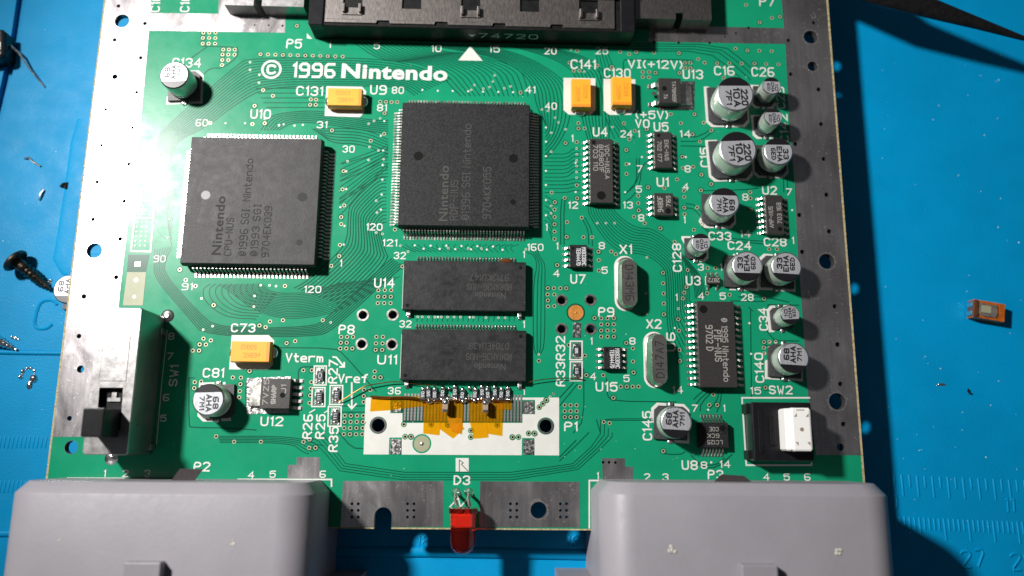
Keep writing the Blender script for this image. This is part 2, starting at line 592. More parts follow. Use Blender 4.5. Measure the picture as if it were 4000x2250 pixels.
def tick_mesh(l, w, h):
    m = MB()
    m.loft([[(w * math.cos(a), y, h * max(0.0, math.sin(a)) * k) for a in [math.pi * i / 6 for i in range(7)]] for y, k in ((0, 0.3), (-0.25, 1), (-l + 0.25, 1), (-l, 0.3))], closed=False)
    return m.mesh('ruler_tick', 'mat_blue', True)


TS, TL_ = tick_mesh(2.6, 0.24, 0.15), tick_mesh(4.6, 0.24, 0.15)


def ticks(x0, y0, x1, y1, n, long_every, rz=0.0, start=0):
    for i in range(n):
        t = i / (n - 1)
        p = U(x0 + (x1 - x0) * t, y0 + (y1 - y0) * t, MZ)
        link('ruler_tick', TL_ if (i + start) % long_every == 0 else TS, mat, (p.x, p.y, MZ - 0.02), rz)


ticks(3461, 1851, 4060, 1878, 21, 2, 0.02)
ticks(3475, 2016, 4050, 2040, 31, 5, 0.04, 4)
ticks(4, 1704, 182, 1703, 12, 50, 0.0, 1)
ticks(4, 1878, 150, 1877, 10, 50, 0.0, 1)


def emboss(s, px, py, H, rot=0.0, w=0.32, L=None):
    kx, ky = mmpx(px, py, MZ)
    st, W = glyphs(s)
    sy = H * ky / 6; sx = sy * 0.95 if not L else L * kx / W
    c = U(px, py, MZ)
    m = MB()
    for q, cl in st:
        if cl:
            q = q + [q[0]]
        q = chaikin(q, False)
        r = math.radians(rot)
        pts = []
        for x, y in q:
            x, y = (x - W / 2) * sx + (y - 3) * sy * 0.12, (y - 3) * sy
            pts.append((c.x + x * math.cos(r) - y * math.sin(r), c.y + x * math.sin(r) + y * math.cos(r), MZ - w * 0.45))
        m.tube(pts, w, 8)
    m.obj('embossed_mark', 'mat_blue', mat, smooth=True)


emboss('C1', 205, 1228, 112, 0, 0.5)
emboss('0', 3488, 1962, 52, 2)
emboss('11', 3945, 1972, 54, 3)
emboss('27', 3800, 2182, 64, 5, 0.4)
emboss('28', 3995, 2192, 64, 5, 0.4)
emboss('18', 1655, 2112, 40, 0, 0.25)
emboss('19', 2240, 2114, 40, 0, 0.25)

# ================================================================== the circuit board
BX0, BX1, BY0, BY1 = -92.2, 71.95, -48.95, 84.0
board = bpy.data.objects.new('circuit_board', None)
board.location = (0, 0, 0)
board.empty_display_size = 0.02
COL.objects.link(board)
tag(board, 'green game console circuit board with black chips, round capacitors and two grey ports', 'circuit board')

# ---- plated holes read off the photograph: (origin x, origin y, zoom, [(x, y), ...])
K = 2.576
VIA = []


def vias(x0, y0, pts, k=K):
    VIA.extend((x0 + x / k, y0 + y / k) for x, y in pts)


vias(0, 0, [(2047, 330), (2107, 330), (2170, 330), (2042, 383), (2105, 383), (2168, 385), (2040, 440), (2100, 440), (2165, 440),
            (2247, 500), (2305, 500), (2363, 500), (2240, 550), (2298, 550), (2360, 552), (2237, 605), (2298, 605), (2235, 655),
            (2562, 1065), (2115, 1238), (2540, 1250)])
vias(1000, 0, [(45 + 75.3 * i, 547 + 2.1 * i) for i in range(12)])
vias(1000, 0, [(412, 260), (72, 907), (170, 965), (88, 1240), (552, 1000), (605, 1003), (545, 1055), (602, 1055), (1250, 1025), (1308, 1025),
               (1365, 1028), (1420, 1028), (1292, 1140), (1290, 1347), (1155, 1417), (765, 1312)])
vias(2000, 0, [(655, 512), (1088, 523), (1250, 525), (1178, 545), (1430, 530), (1678, 535), (580, 632), (858, 660), (1005, 675), (620, 713),
               (678, 713), (1740, 632), (1795, 632), (1743, 685), (1795, 685), (1873, 595), (1937, 632), (2063, 637), (2187, 637),
               (2310, 640), (2440, 640), (2558, 645), (2250, 490), (2368, 508), (2490, 512), (2355, 50), (2492, 225), (1315, 725), (1378, 725),
               (1445, 732), (1315, 775), (1378, 778), (1685, 735), (85, 932), (668, 1240), (668, 1293), (730, 1293), (1125, 1243), (1355, 1300),
               (1235, 1318), (1598, 1148), (1835, 1150), (1700, 1240), (1930, 1235), (2010, 1245), (2005, 1312), (1890, 1425), (1815, 1352),
               (650, 1430), (1180, 1402), (538, 1440), (2130, 783)])
vias(3000, 0, [(38, 182), (118, 170), (37, 515), (105, 648)])
vias(0, 562, [(1810, 1265), (1870, 1370), (1968, 1430)])
vias(1000, 562, [(882, 275), (872, 458), (888, 620), (858, 737), (858, 808), (845, 1017), (838, 1130), (757, 1227), (1398, 863), (1473, 1233), (292, 1430)])
vias(2000, 562, [(652, 417), (655, 547), (400, 490), (530, 545), (430, 587), (428, 662), (428, 737), (428, 810), (428, 883), (428, 958),
                 (1150, 62), (1152, 205), (1152, 303), (1715, 130), (1720, 243), (1823, 232), (1905, 310), (1660, 358), (1533, 445), (1368, 437),
                 (1270, 523), (1270, 597), (1275, 670), (1227, 733), (1335, 800), (1493, 850), (1730, 473), (1733, 535), (1733, 642), (1737, 708),
                 (1862, 640), (1900, 468), (1912, 810), (1830, 865), (2005, 405), (2397, 487), (2400, 548), (2405, 663), (702, 743), (553, 788),
                 (550, 937), (718, 940), (805, 940), (870, 1085), (873, 1170), (873, 1275), (455, 1220), (998, 1083), (1045, 1112),
                 (1520, 1297), (1520, 1403), (1637, 987), (1767, 1270), (1970, 1250), (2047, 1252), (1755, 1440)])
vias(3000, 562, [(12, 1060), (90, 1060)])
vias(0, 1124, [(2150, 175), (2048, 512), (2122, 530), (2010, 570), (2073, 572), (1940, 633), (2003, 632), (1960, 950), (2025, 945),
               (1955, 1010), (2343, 903), (2425, 905), (2420, 970), (2415, 1040), (2408, 1103), (2512, 838)])
vias(1000, 1124, [(142, 340), (272, 327), (35, 380), (97, 398), (673, 327), (308, 557), (395, 537)] +
     [(1232 + 64 * i - 3 * j, 25 + 65 * j) for i in range(3) for j in range(3)] +
     [(857 + 60 * i - 4 * j, 495 + 58 * j) for i in range(3) for j in range(3) if (i, j) != (2, 1)] +
     [(1212 + 66 * i - 4 * j, 495 + 65 * j) for i in range(2) for j in range(3)] +
     [(1195, 842), (1190, 900), (1253, 902), (1088, 1027), (1150, 1028), (1085, 1090), (1083, 1150), (477, 830), (562, 830), (558, 950), (553, 1015), (545, 1083), (540, 1160)] +
     [(893 + 62 * i - 3 * j, 1288 + 62 * j) for i in range(4) for j in range(4)])
vias(2000, 1124, [(360, 5), (422, 5), (487, 5), (545, 5), (358, 68), (425, 68), (360, 128), (362, 188), (425, 185), (830, 305)] +
     [(897 + 64 * i, 307 + 62 * j) for i in range(3) for j in range(4)] +
     [(530 + 60 * i, 1182 + 60 * j) for i in range(3) for j in range(3)] +
     [(1525, 58), (1528, 160), (1528, 268), (570, 577), (733, 682), (748, 880), (683, 1000), (270, 735), (1150, 555), (1217, 610), (1217, 742),
      (1222, 852), (918, 880), (1095, 995), (1155, 995), (1215, 995), (1273, 995), (1020, 1108), (1733, 50), (1718, 107), (1673, 317),
      (1680, 432), (1685, 625), (1690, 738), (1963, 57), (2190, 72), (2537, 110), (2025, 1075), (1985, 1180), (2065, 1180), (923, 1350), (982, 1362),
      (2535, 545), (2535, 603), (2540, 660), (2550, 1005)])
vias(3000, 1124, [(52, 195), (15, 545), (77, 545), (15, 605)])
vias(1000, 1686, [(50, 102), (537, 78), (477, 103), (533, 163), (597, 162)], 2.569)
vias(0, 1686, [(2170, 48), (2350, 102)], 2.569)
vias(2000, 1686, [(1518, 195)], 2.569)
vias(1400, 1450, [(545, 637), (873, 637), (1076, 640), (1663, 645), (560, 785), (632, 785), (1348, 712), (1348, 790), (1847, 790), (1918, 790),
                  (2040, 745), (2112, 745), (2168, 432), (2210, 390), (2252, 347)], 3.067)
SMALL = []


def smalls(x0, y0, pts, k=K):
    SMALL.extend((x0 + x / k, y0 + y / k) for x, y in pts)


smalls(0, 0, [(2517, 627), (2517, 703)])
smalls(1000, 0, [(35, 753), (30, 833), (232, 1262), (388, 1265), (1250, 1192), (1188, 1217), (1133, 1247), (2402, 760), (2383, 820), (2197, 857),
                 (2165, 905), (2288, 893), (2350, 877), (2500, 890), (2560, 870)])
smalls(2000, 0, [(595, 502), (728, 722), (302, 1103), (362, 1118), (433, 1185), (468, 1233), (540, 1302), (395, 1337), (1010, 1280)])
smalls(1000, 562, [(1142, 32), (1232, 67), (922, 177), (1133, 163), (1285, 155), (1210, 572), (1218, 692), (1210, 893), (1273, 907), (1453, 1025), (1530, 1085),
                   (48, 1422), (137, 1425), (202, 1432), (1935, 1050), (2135, 1052), (2270, 1055)])
smalls(2000, 562, [(650, 47), (652, 107), (650, 167), (650, 225), (650, 283), (650, 342), (395, 625), (393, 700), (395, 80), (858, 798), (945, 798), (1033, 798), (1358, 1143), (140, 1060)])
smalls(0, 1124, [(2028, 108), (2140, 387), (2045, 423), (2555, 190), (2562, 83)])
smalls(1000, 1124, [(752, 350)] + [(1628, 293), (1673, 293), (1737, 295), (1800, 295), (1865, 295), (1928, 295), (1993, 295), (2057, 295), (2187, 297), (2313, 300), (2440, 302), (2507, 302)])
smalls(2000, 1124, [(1350, 57), (1355, 263), (270, 670), (418, 1068), (1675, 210)])
smalls(1400, 1450, [(2297, 307), (2335, 270)], 3.067)

# bare holes in the tinned strips and mounting holes: (x, y, radius) in photograph pixels
BARE = [(463, 24, 8), (477, 82, 29), (566, 92, 8), (448, 156, 8.5), (550, 226, 8.5), (449, 300, 12), (534, 361, 7.5), (413, 428, 7.5), (518, 499, 7),
        (397, 568, 8), (503, 641, 8), (380, 711, 8.5), (486, 785, 8.5), (364, 857, 8.5), (470, 933, 9), (369, 979, 31), (454, 1083, 9.5), (328, 1158, 10),
        (309, 1313, 10), (315, 1442, 15), (272, 1634, 10.5), (279, 1747, 27), (995, 98, 4), (1050, 99, 4.5), (1104, 101, 5),
        (3166, 145, 27), (3179, 89, 8), (3080, 158, 8), (3174, 259, 20), (3089, 290, 8.5), (3198, 350, 9), (3208, 485, 9), (3107, 563, 9), (3218, 621, 9),
        (3229, 761, 9.5), (3123, 840, 9.5), (3239, 904, 9.5), (3134, 984, 9.5), (3229, 1021, 30), (3261, 1197, 9.5), (3272, 1346, 10), (3283, 1500, 10),
        (3270, 1568, 32), (3295, 1657, 10.5), (3283, 1747, 14), (2875, 130, 5), (2832, 144, 4), (2924, 109, 6), (2555, 164, 5.5), (2651, 167, 5.5), (2772, 168, 5.5),
        (2104, 1993, 32), (1477.6, 1661, 26), (2132, 1664, 25),
        (2356, 1806, 6), (2379, 1806, 6), (2404, 1807, 6)]
BARE += [(x, y, 6.3) for x in (1375, 1399.5, 1592, 1617, 1994, 2019, 2189, 2213) for y in (1968, 1993.6, 2019.5)]
PTH = [(1000 + x / K, 1124 + y / K) for x, y in ((1075, 275), (1375, 272), (1063, 567), (1367, 570))] + \
      [(2000 + x / K, 1124 + y / K) for x, y in ((498, 125), (788, 123), (498, 415), (790, 415))]

HOLES = []
for x, y in VIA:
    p = U(x, y); HOLES.append(circle(p.x, p.y, 0.25, 8))
for x, y in SMALL:
    p = U(x, y); HOLES.append(circle(p.x, p.y, 0.14, 6))
for x, y, r in BARE:
    p = U(x, y); HOLES.append(circle(p.x, p.y, r * mmpx(x, y)[0], 10 if r < 13 else 28))
for x, y in PTH:
    p = U(x, y); HOLES.append(circle(p.x, p.y, 0.92, 20))
# the round-ended slot in the front edge
nl, nr, nt_ = U(1463, 2000), U(1531, 2000), U(1497, 1981)
slot = [(nl.x, BY0 - 3), (nr.x, BY0 - 3)]
rr = (nr.x - nl.x) / 2
slot += [((nl.x + nr.x) / 2 + rr * math.cos(a), nt_.y - rr + rr * math.sin(a)) for a in [math.pi * k / 12 for k in range(13)]]
HOLES.append(slot)
OUT = [(BX0, BY0), (BX1, BY0), (BX1, BY1), (BX0, BY1)]
m = MB(); sheet(m, [OUT], HOLES, -1.6, -0.03, bottom=True)
core = m.obj('board_core', 'fibreglass', board, label='tan fibreglass core showing along the drilled board edge')
m = MB(); sheet(m, [[(BX0 + .4, BY0 + .3), (BX1 - .5, BY0 + .3), (BX1 - .5, BY1), (BX0 + .4, BY1)]], HOLES, -0.03, 0.0)
m.obj('solder_mask', 'mask_green', board, label='glossy green solder mask over the whole board')


def tin_area(pts, name='tinned_strip', mat_='tin', z=0.035, label=None, clip=True):
    q = [(min(max(p.x, BX0 + 0.42), BX1 - 0.52), p.y) if clip else (p.x, p.y) for p in UL(pts)]
    mm = MB(); sheet(mm, [q], HOLES, 0.0, z)
    return mm.obj(name, mat_, board, label=label)


tin_area([(350, -60), (592, -60), (590, 51), (853, 54), (857, -60), (1190, -60), (1190, 60), (1116, 60), (1113, 128), (582, 120), (541, 562), (518, 700),
          (495, 911), (470, 1124), (464, 1195), (470, 1260), (420, 1706), (150, 1706)], label='bright tinned ground strip along the board edge beside the slide switch')
tin_area([(3048, -60), (3062, 110), (2760, 104), (2540, 98), (2532, 163), (3068, 172), (3083, 485), (3103, 710), (3116, 989), (3132, 1194), (3155, 1535),
          (3187, 1777), (3420, 1779), (3260, -60)], label='dull scratched tinned ground strip along the board edge beside the reset button')
tin_area([(1340, 1879), (1734, 1879), (1729, 2058), (1330, 2059)], 'tinned_pad', label='tinned rectangle cut by the round-ended slot')
tin_area([(1876, 1880), (2263, 1882), (2266, 2060), (1872, 2060)], 'tinned_pad', label='tinned rectangle around the single large screw hole')
tin_area([(1159, 1786), (1250, 1786), (1250, 1868), (1124, 1868), (1125, 1816), (1158, 1816)], 'tinned_pad', label='stepped tinned patch behind the port beside the slide switch')
tin_area([(2352, 1790), (2441, 1790), (2441, 1822), (2472, 1823), (2472, 1872), (2354, 1872)], 'tinned_pad', label='stepped tinned patch with three holes behind the other port')

# ---- etched gaps between the copper traces
TR = MB()
TZ = [0]


def bundle(n, stations, w=0.105, dark=0, smooth=2):
    TZ[0] = (TZ[0] + 1) % 5
    z = 0.006 + 0.004 * TZ[0]
    for i in range(n):
        t = i / (n - 1) if n > 1 else 0.5
        p = []
        for a, b in stations:
            x, y = a[0] + (b[0] - a[0]) * t, a[1] + (b[1] - a[1]) * t
            q = U(x, y); p.append((q.x, q.y))
        for _ in range(smooth):
            p = chaikin(p, False)
        ribbon(TR, p, w, z, False, dark)


def line(pts, w=0.11, dark=0):
    bundle(1, [(p, p) for p in pts], w, dark, 1)


# loop round the large grey-topped chip, past the copyright line
bundle(13, [((596, 760), (668, 640)), ((600, 610), (672, 600)), ((612, 528), (700, 545)), ((700, 450), (800, 500)), ((930, 250), (930, 400)), ((975, 226), (1040, 340)), ((1480, 226), (1300, 336)), ((1640, 262), (1570, 336)), ((1760, 310), (1620, 372))])
bundle(5, [((1180, 500), (1280, 520)), ((1000, 345), (1040, 420)), ((1060, 345), (1100, 420)), ((1270, 345), (1280, 420))][1:], 0.1)
bundle(7, [((1020, 508), (1090, 508)), ((1050, 460), (1120, 490)), ((1100, 440), (1150, 478)), ((1250, 430), (1230, 478)), ((1440, 470), (1400, 505)), ((1515, 470), (1515, 522))])
bundle(6, [((1220, 505), (1260, 530)), ((1290, 500), (1300, 560)), ((1430, 505), (1400, 560)), ((1515, 545), (1515, 600))])
# cartridge connector down to the big square chip
bundle(15, [((1640, 168), (1385, 168)), ((1740, 205), (1480, 235)), ((1820, 205), (1640, 245)), ((2030, 260), (1720, 290)), ((2060, 340), (1770, 345)), ((2062, 375), (1800, 375))])
bundle(10, [((1900, 178), (1680, 178)), ((2060, 220), (1930, 220)), ((2190, 300), (2040, 280)), ((2225, 360), (2085, 340)), ((2228, 470), (2092, 400)), ((2185, 560), (2120, 470)), ((2130, 620), (2130, 470))])
bundle(9, [((2150, 186), (2000, 182)), ((2300, 225), (2140, 220)), ((2352, 270), (2230, 265)), ((2378, 340), (2262, 330)), ((2380, 470), (2268, 440)), ((2378, 560), (2300, 560))])
bundle(5, [((2370, 200), (2330, 215)), ((2395, 260), (2340, 270)), ((2400, 330), (2350, 330)), ((2402, 460), (2360, 450)), ((2480, 540), (2400, 540))], 0.085)
# under the right-hand chip rows to the keyboard-like fan beside the crystals
bundle(11, [((2395, 800), (2296, 800)), ((2400, 830), (2300, 845)), ((2480, 892), (2400, 985)), ((2558, 892), (2520, 990)), ((2680, 1000), (2590, 1040)), ((2690, 1060), (2602, 1075)), ((2692, 1160), (2605, 1160)), ((2690, 1175), (2606, 1300)), ((2700, 1180), (2660, 1420))], 0.085)
bundle(8, [((2680, 1010), (2640, 980)), ((2740, 1080), (2700, 1060)), ((2752, 1130), (2712, 1120)), ((2754, 1165), (2716, 1165))], 0.085)
# square chip to the row chip
for k in range(11):
    y = 602 + k * 15
    j = -22 if k < 7 else -8
    line([(2128, y), (2165, y), (2215, y), (2240, y + j), (2264, y + j)], 0.09)
bundle(7, [((2128, 765), (2128, 880)), ((2150, 775), (2140, 890)), ((2165, 790), (2152, 915)), ((2166, 800), (2155, 935))], 0.08)
# between the two big chips
bundle(14, [((1508, 690), (1508, 868)), ((1478, 690), (1496, 868)), ((1372, 790), (1488, 882)), ((1360, 830), (1482, 900)), ((1358, 930), (1505, 985)), ((1330, 980), (1520, 1010)), ((1250, 1060), (1560, 1060))][:-1] + [((1200, 1098), (1420, 1118)), ((1150, 1125), (1330, 1190))])
bundle(10, [((1330, 640), (1325, 840)), ((1350, 630), (1340, 830)), ((1500, 575), (1450, 700)), ((1515, 572), (1515, 690))], 0.085)
for a, b in (((1336, 640), (1515, 580)), ((1332, 690), (1515, 600)), ((1330, 708), (1515, 612)), ((1325, 780), (1515, 640)), ((1325, 790), (1515, 652))):
    line([a, ((a[0] + b[0]) / 2 + 20, (a[1] + b[1]) / 2), b], 0.1)
bundle(16, [((1330, 1105), (1560, 1080)), ((1230, 1135), (1440, 1150)), ((1200, 1145), (1270, 1240)), ((1060, 1145), (1040, 1246)), ((1020, 1108), (860, 1112))], 0.085)
bundle(7, [((604, 975), (668, 965)), ((602, 1030), (645, 1020)), ((602, 1085), (640, 1070)), ((745, 1250), (770, 1215)), ((800, 1312), (850, 1284)), ((1230, 1316), (1215, 1278)), ((1300, 1290), (1270, 1250)), ((1480, 1120), (1440, 1090)), ((1575, 1040), (1530, 1010))])
bundle(10, [((820, 1110), (1010, 1108)), ((790, 1130), (1010, 1120)), ((800, 1180), (1010, 1128)), ((880, 1240), (1020, 1145)), ((1000, 1246), (1080, 1150))], 0.085)
bundle(10, [((668, 640), (690, 760)), ((650, 650), (660, 790)), ((640, 690), (650, 850)), ((680, 745), (670, 960))], 0.07)
# ribbons along the left of the grey-topped chip
for k in range(8):
    y = 640 + k * 40
    x = 700 - k * 5
    line([(620 - k * 3, y - 70), (628 - k * 3, y - 40), (x - 30, y + 10), (x, y + 12)], 0.07)
# row of vertical gaps under the memory chips
for k in range(20):
    line([(1560 + k * 24.5, 955), (1572 + k * 22, 965), (1625 + k * 20, 985)], 0.075)
    line([(1632 + k * 20, 1228), (1628 + k * 20, 1256)], 0.075)
bundle(4, [((2060, 985), (2095, 960)), ((2090, 1000), (2105, 1000)), ((2098, 1040), (2130, 1030)), ((2084, 1100), (2128, 1100)), ((2082, 1350), (2128, 1350)), ((2095, 1384), (2110, 1384))], 0.09)
# front edge runs
bundle(5, [((852, 1704), (860, 1728)), ((1150, 1704), (1140, 1730)), ((1250, 1740), (1180, 1765)), ((1275, 1740), (1190, 1770))][:3] + [((1262, 1740), (1205, 1772))], 0.085)
bundle(4, [((1245, 1690), (1200, 1720)), ((1272, 1708), (1240, 1734)), ((1375, 1845), (1356, 1874)), ((2200, 1845), (2215, 1874)), ((2345, 1712), (2390, 1712)), ((2346, 1640), (2391, 1690))], 0.08, 0, 1)
bundle(2, [((2346, 1648), (2360, 1640)), ((2362, 1636), (2372, 1642)), ((2550, 1636), (2550, 1642))], 0.09)
# single runs
for pts in ([(1080, 1358), (1305, 1360), (1340, 1380), (1470, 1530)], [(1165, 1480), (1166, 1445), (1180, 1433), (1222, 1433)], [(2369, 1478), (2371, 1545), (2392, 1567), (2640, 1570)],
            [(2240, 1495), (2176, 1565)], [(2256, 1500), (2186, 1585)], [(2280, 1440), (2281, 1640), (2240, 1690)], [(2186, 1800), (2250, 1740), (2300, 1690)], [(2435, 240), (2440, 232), (2700, 233), (2708, 245)],
            [(2435, 245), (2436, 290)], [(2470, 180), (2800, 182), (2880, 240), (2935, 290)], [(2470, 190), (2790, 192), (2860, 245), (2932, 312)], [(2470, 199), (2760, 200), (2850, 265), (2930, 340)], [(2480, 171), (2820, 174), (2900, 235), (2945, 275)],
            [(2660, 535), (2740, 535), (2810, 470)], [(2660, 552), (2735, 552), (2790, 510)], [(2660, 570), (2775, 572)], [(2740, 745), (2900, 742), (2960, 735)], [(2680, 795), (2715, 800), (2745, 835), (2745, 838)], [(2680, 812), (2710, 815), (2740, 850)],
            [(2735, 875), (2800, 925), (2985, 945), (3000, 935)], [(2742, 885), (2795, 935), (2980, 953)], [(2710, 1560), (2742, 1530), (2760, 1515)], [(2718, 1600), (2720, 1570), (2790, 1510)], [(2735, 1605), (2737, 1575), (2800, 1512)], [(2760, 1608), (2800, 1570), (2812, 1512)], [(2800, 1610), (2812, 1580), (2822, 1512)],
            [(2590, 1766), (2605, 1775), (2660, 1775), (2675, 1765)], [(2700, 1780), (2735, 1815), (2795, 1818), (2830, 1790)], [(2710, 1790), (2740, 1825), (2800, 1828), (2860, 1775)], [(2487, 620), (2487, 720), (2440, 760)], [(2497, 620), (2497, 700), (2450, 750)],
            [(2545, 620), (2505, 650), (2500, 720), (2470, 770), (2445, 785)], [(2205, 780), (2190, 780), (2190, 955)], [(2215, 775), (2203, 790), (2203, 955)], [(2275, 855), (2298, 900), (2300, 955)], [(2284, 850), (2312, 900), (2314, 960)],
            [(738, 1476), (738, 1660), (745, 1670), (900, 1672), (1000, 1680)], [(738, 1476), (760, 1476)], [(970, 1480), (960, 1500), (962, 1600), (972, 1612)], [(1330, 1586), (1425, 1586)], [(1336, 1610), (1425, 1610)], [(790, 180), (924, 184), (930, 195), (928, 222), (872, 266), (822, 266), (795, 290)], [(810, 182), (745, 228)],
            [(2885, 1160), (2990, 1160), (3080, 1180)], [(2855, 1175), (2985, 1178)], [(2932, 1210), (2935, 1560)], [(2925, 1200), (2940, 1215)], [(3000, 1190), (3120, 1192)], [(3000, 1190), (2995, 1330), (3120, 1332)], [(2985, 1352), (2978, 1430)], [(2985, 1350), (3130, 1352)],
            [(2330, 1640), (2345, 1690)], [(1325, 1690), (1375, 1750), (1420, 1752)], [(2250, 1720), (2186, 1785)], [(2870, 470), (2900, 450)], [(3060, 700), (3062, 750)], [(3075, 700), (3078, 752)]):
    line(pts)
# clearance rings round isolated holes
for x, y in VIA[::3]:
    q = U(x, y)
    ribbon(TR, circle(q.x, q.y, 0.60, 12), 0.055, 0.03, True)
TR.obj('etched_gaps', 'mask_dark', board, label='dark green etched gaps between the copper traces', kind='stuff')

# ---- plated via rings
def ring_mesh(ro, ri, z0, z1, n, mat_):
    mm = MB()
    o0 = circle(0, 0, ro, n); i0 = circle(0, 0, ri, n)
    vs = [(x, y, z1) for x, y in o0] + [(x, y, z1) for x, y in i0] + [(x, y, -0.9) for x, y in i0] + [(x, y, z0) for x, y in o0]
    fs = []
    for i in range(n):
        j = (i + 1) % n
        fs += [(i, j, n + j, n + i), (3 * n + i, 3 * n + j, j, i)]
    mm.add(vs, fs)
    mm.add(vs, [(n + i, n + (i + 1) % n, 2 * n + (i + 1) % n, 2 * n + i) for i in range(n)], 1)
    return mm.mesh('via', [mat_, 'shaded_plating'])


RING, RING_S = ring_mesh(0.41, 0.245, 0, 0.052, 10, 'via_ring'), ring_mesh(0.27, 0.135, 0, 0.052, 8, 'via_small')
for i, (x, y) in enumerate(VIA[:300]):
    p = U(x, y); link('via', RING, board, (p.x, p.y, 0), random.random())
mm = MB()


def bake(dst, me, x, y):
    o = len(dst.v)
    dst.v += [(v.co.x / S + x, v.co.y / S + y, v.co.z / S) for v in me.vertices]
    dst.f += [tuple(i + o for i in p.vertices) for p in me.polygons]
    dst.mi += [p.material_index for p in me.polygons]


for x, y in VIA[300:]:
    p = U(x, y); bake(mm, RING, p.x, p.y)
if mm.v:
    mm.obj('via_rings', ['via_ring', 'shaded_plating'], board, label='remaining plated via rings', kind='stuff')
mm = MB()
for x, y in SMALL:
    p = U(x, y); bake(mm, RING_S, p.x, p.y)
mm.obj('small_via_rings', ['via_small', 'shaded_plating'], board, label='small plated via rings beside the chip pins', kind='stuff')
PTHM = ring_mesh(1.28, 0.9, 0, 0.09, 20, 'lead')
for x, y in PTH:
    p = U(x, y); link('plated_hole', PTHM, board, (p.x, p.y, 0))
for x, y, r in BARE:
    if r in (26, 25):
        p = U(x, y); k = mmpx(x, y)[0]; link('plated_hole', ring_mesh(r * k + 0.3, r * k - 0.02, 0, 0.09, 28, 'tin'), board, (p.x, p.y, 0))

for x, y, r in BARE:
    if r not in (26, 25):
        p = U(x, y); k = mmpx(x, y)[0] * r
        n = 10 if r < 13 else 28
        o_, i_ = circle(0, 0, k + 0.01, n), circle(0, 0, k - 0.03, n)
        q = MB(); q.add([(a, b, 0.03) for a, b in o_] + [(a, b, 0.03) for a, b in i_] + [(a, b, -1.61) for a, b in i_],
                        [(i, (i + 1) % n, n + (i + 1) % n, n + i) for i in range(n)] + [(n + i, n + (i + 1) % n, 2 * n + (i + 1) % n, 2 * n + i) for i in range(n)])
        link('drilled_hole', q.mesh('drilled_hole', 'shaded_plating'), board, (p.x, p.y, 0))  # dark liner, shade of the bore put into its colour
# worn rings rubbed by screw heads
wr = random.Random(9)
for x, y, r in ((3166, 145, 27), (3174, 259, 20), (3229, 1021, 30), (3270, 1568, 32), (369, 979, 31), (477, 82, 29), (2104, 1993, 32)):
    p = U(x, y); k = mmpx(x, y)[0] * r
    n = 40
    ro = [k * (1.12 + 0.32 * wr.random() ** 2) for _ in range(n)]
    lo = [(p.x + ro[i] * math.cos(2 * math.pi * i / n), p.y + ro[i] * math.sin(2 * math.pi * i / n)) for i in range(n)]
    q = MB(); sheet(q, [lo], [circle(p.x, p.y, k + 0.05, 28)], 0.03, 0.042); q.obj('worn_ring', 'tin_worn', board)

# ---- white silkscreen print
SK = MB()


def block(pts, z=0.032, mi=0):
    sheet(SK, [[(p.x, p.y) for p in UL(pts)]], HOLES, 0.0, z, mi)


def stroke(pts, w=3.2, closed=False, z=0.045):
    q = UL(pts); k = mmpx(*pts[0])[0]
    ZI[0] = (ZI[0] + 1) % 6
    ribbon(SK, [(p.x, p.y) for p in q], w * k, z + ZI[0] * 0.003, closed)


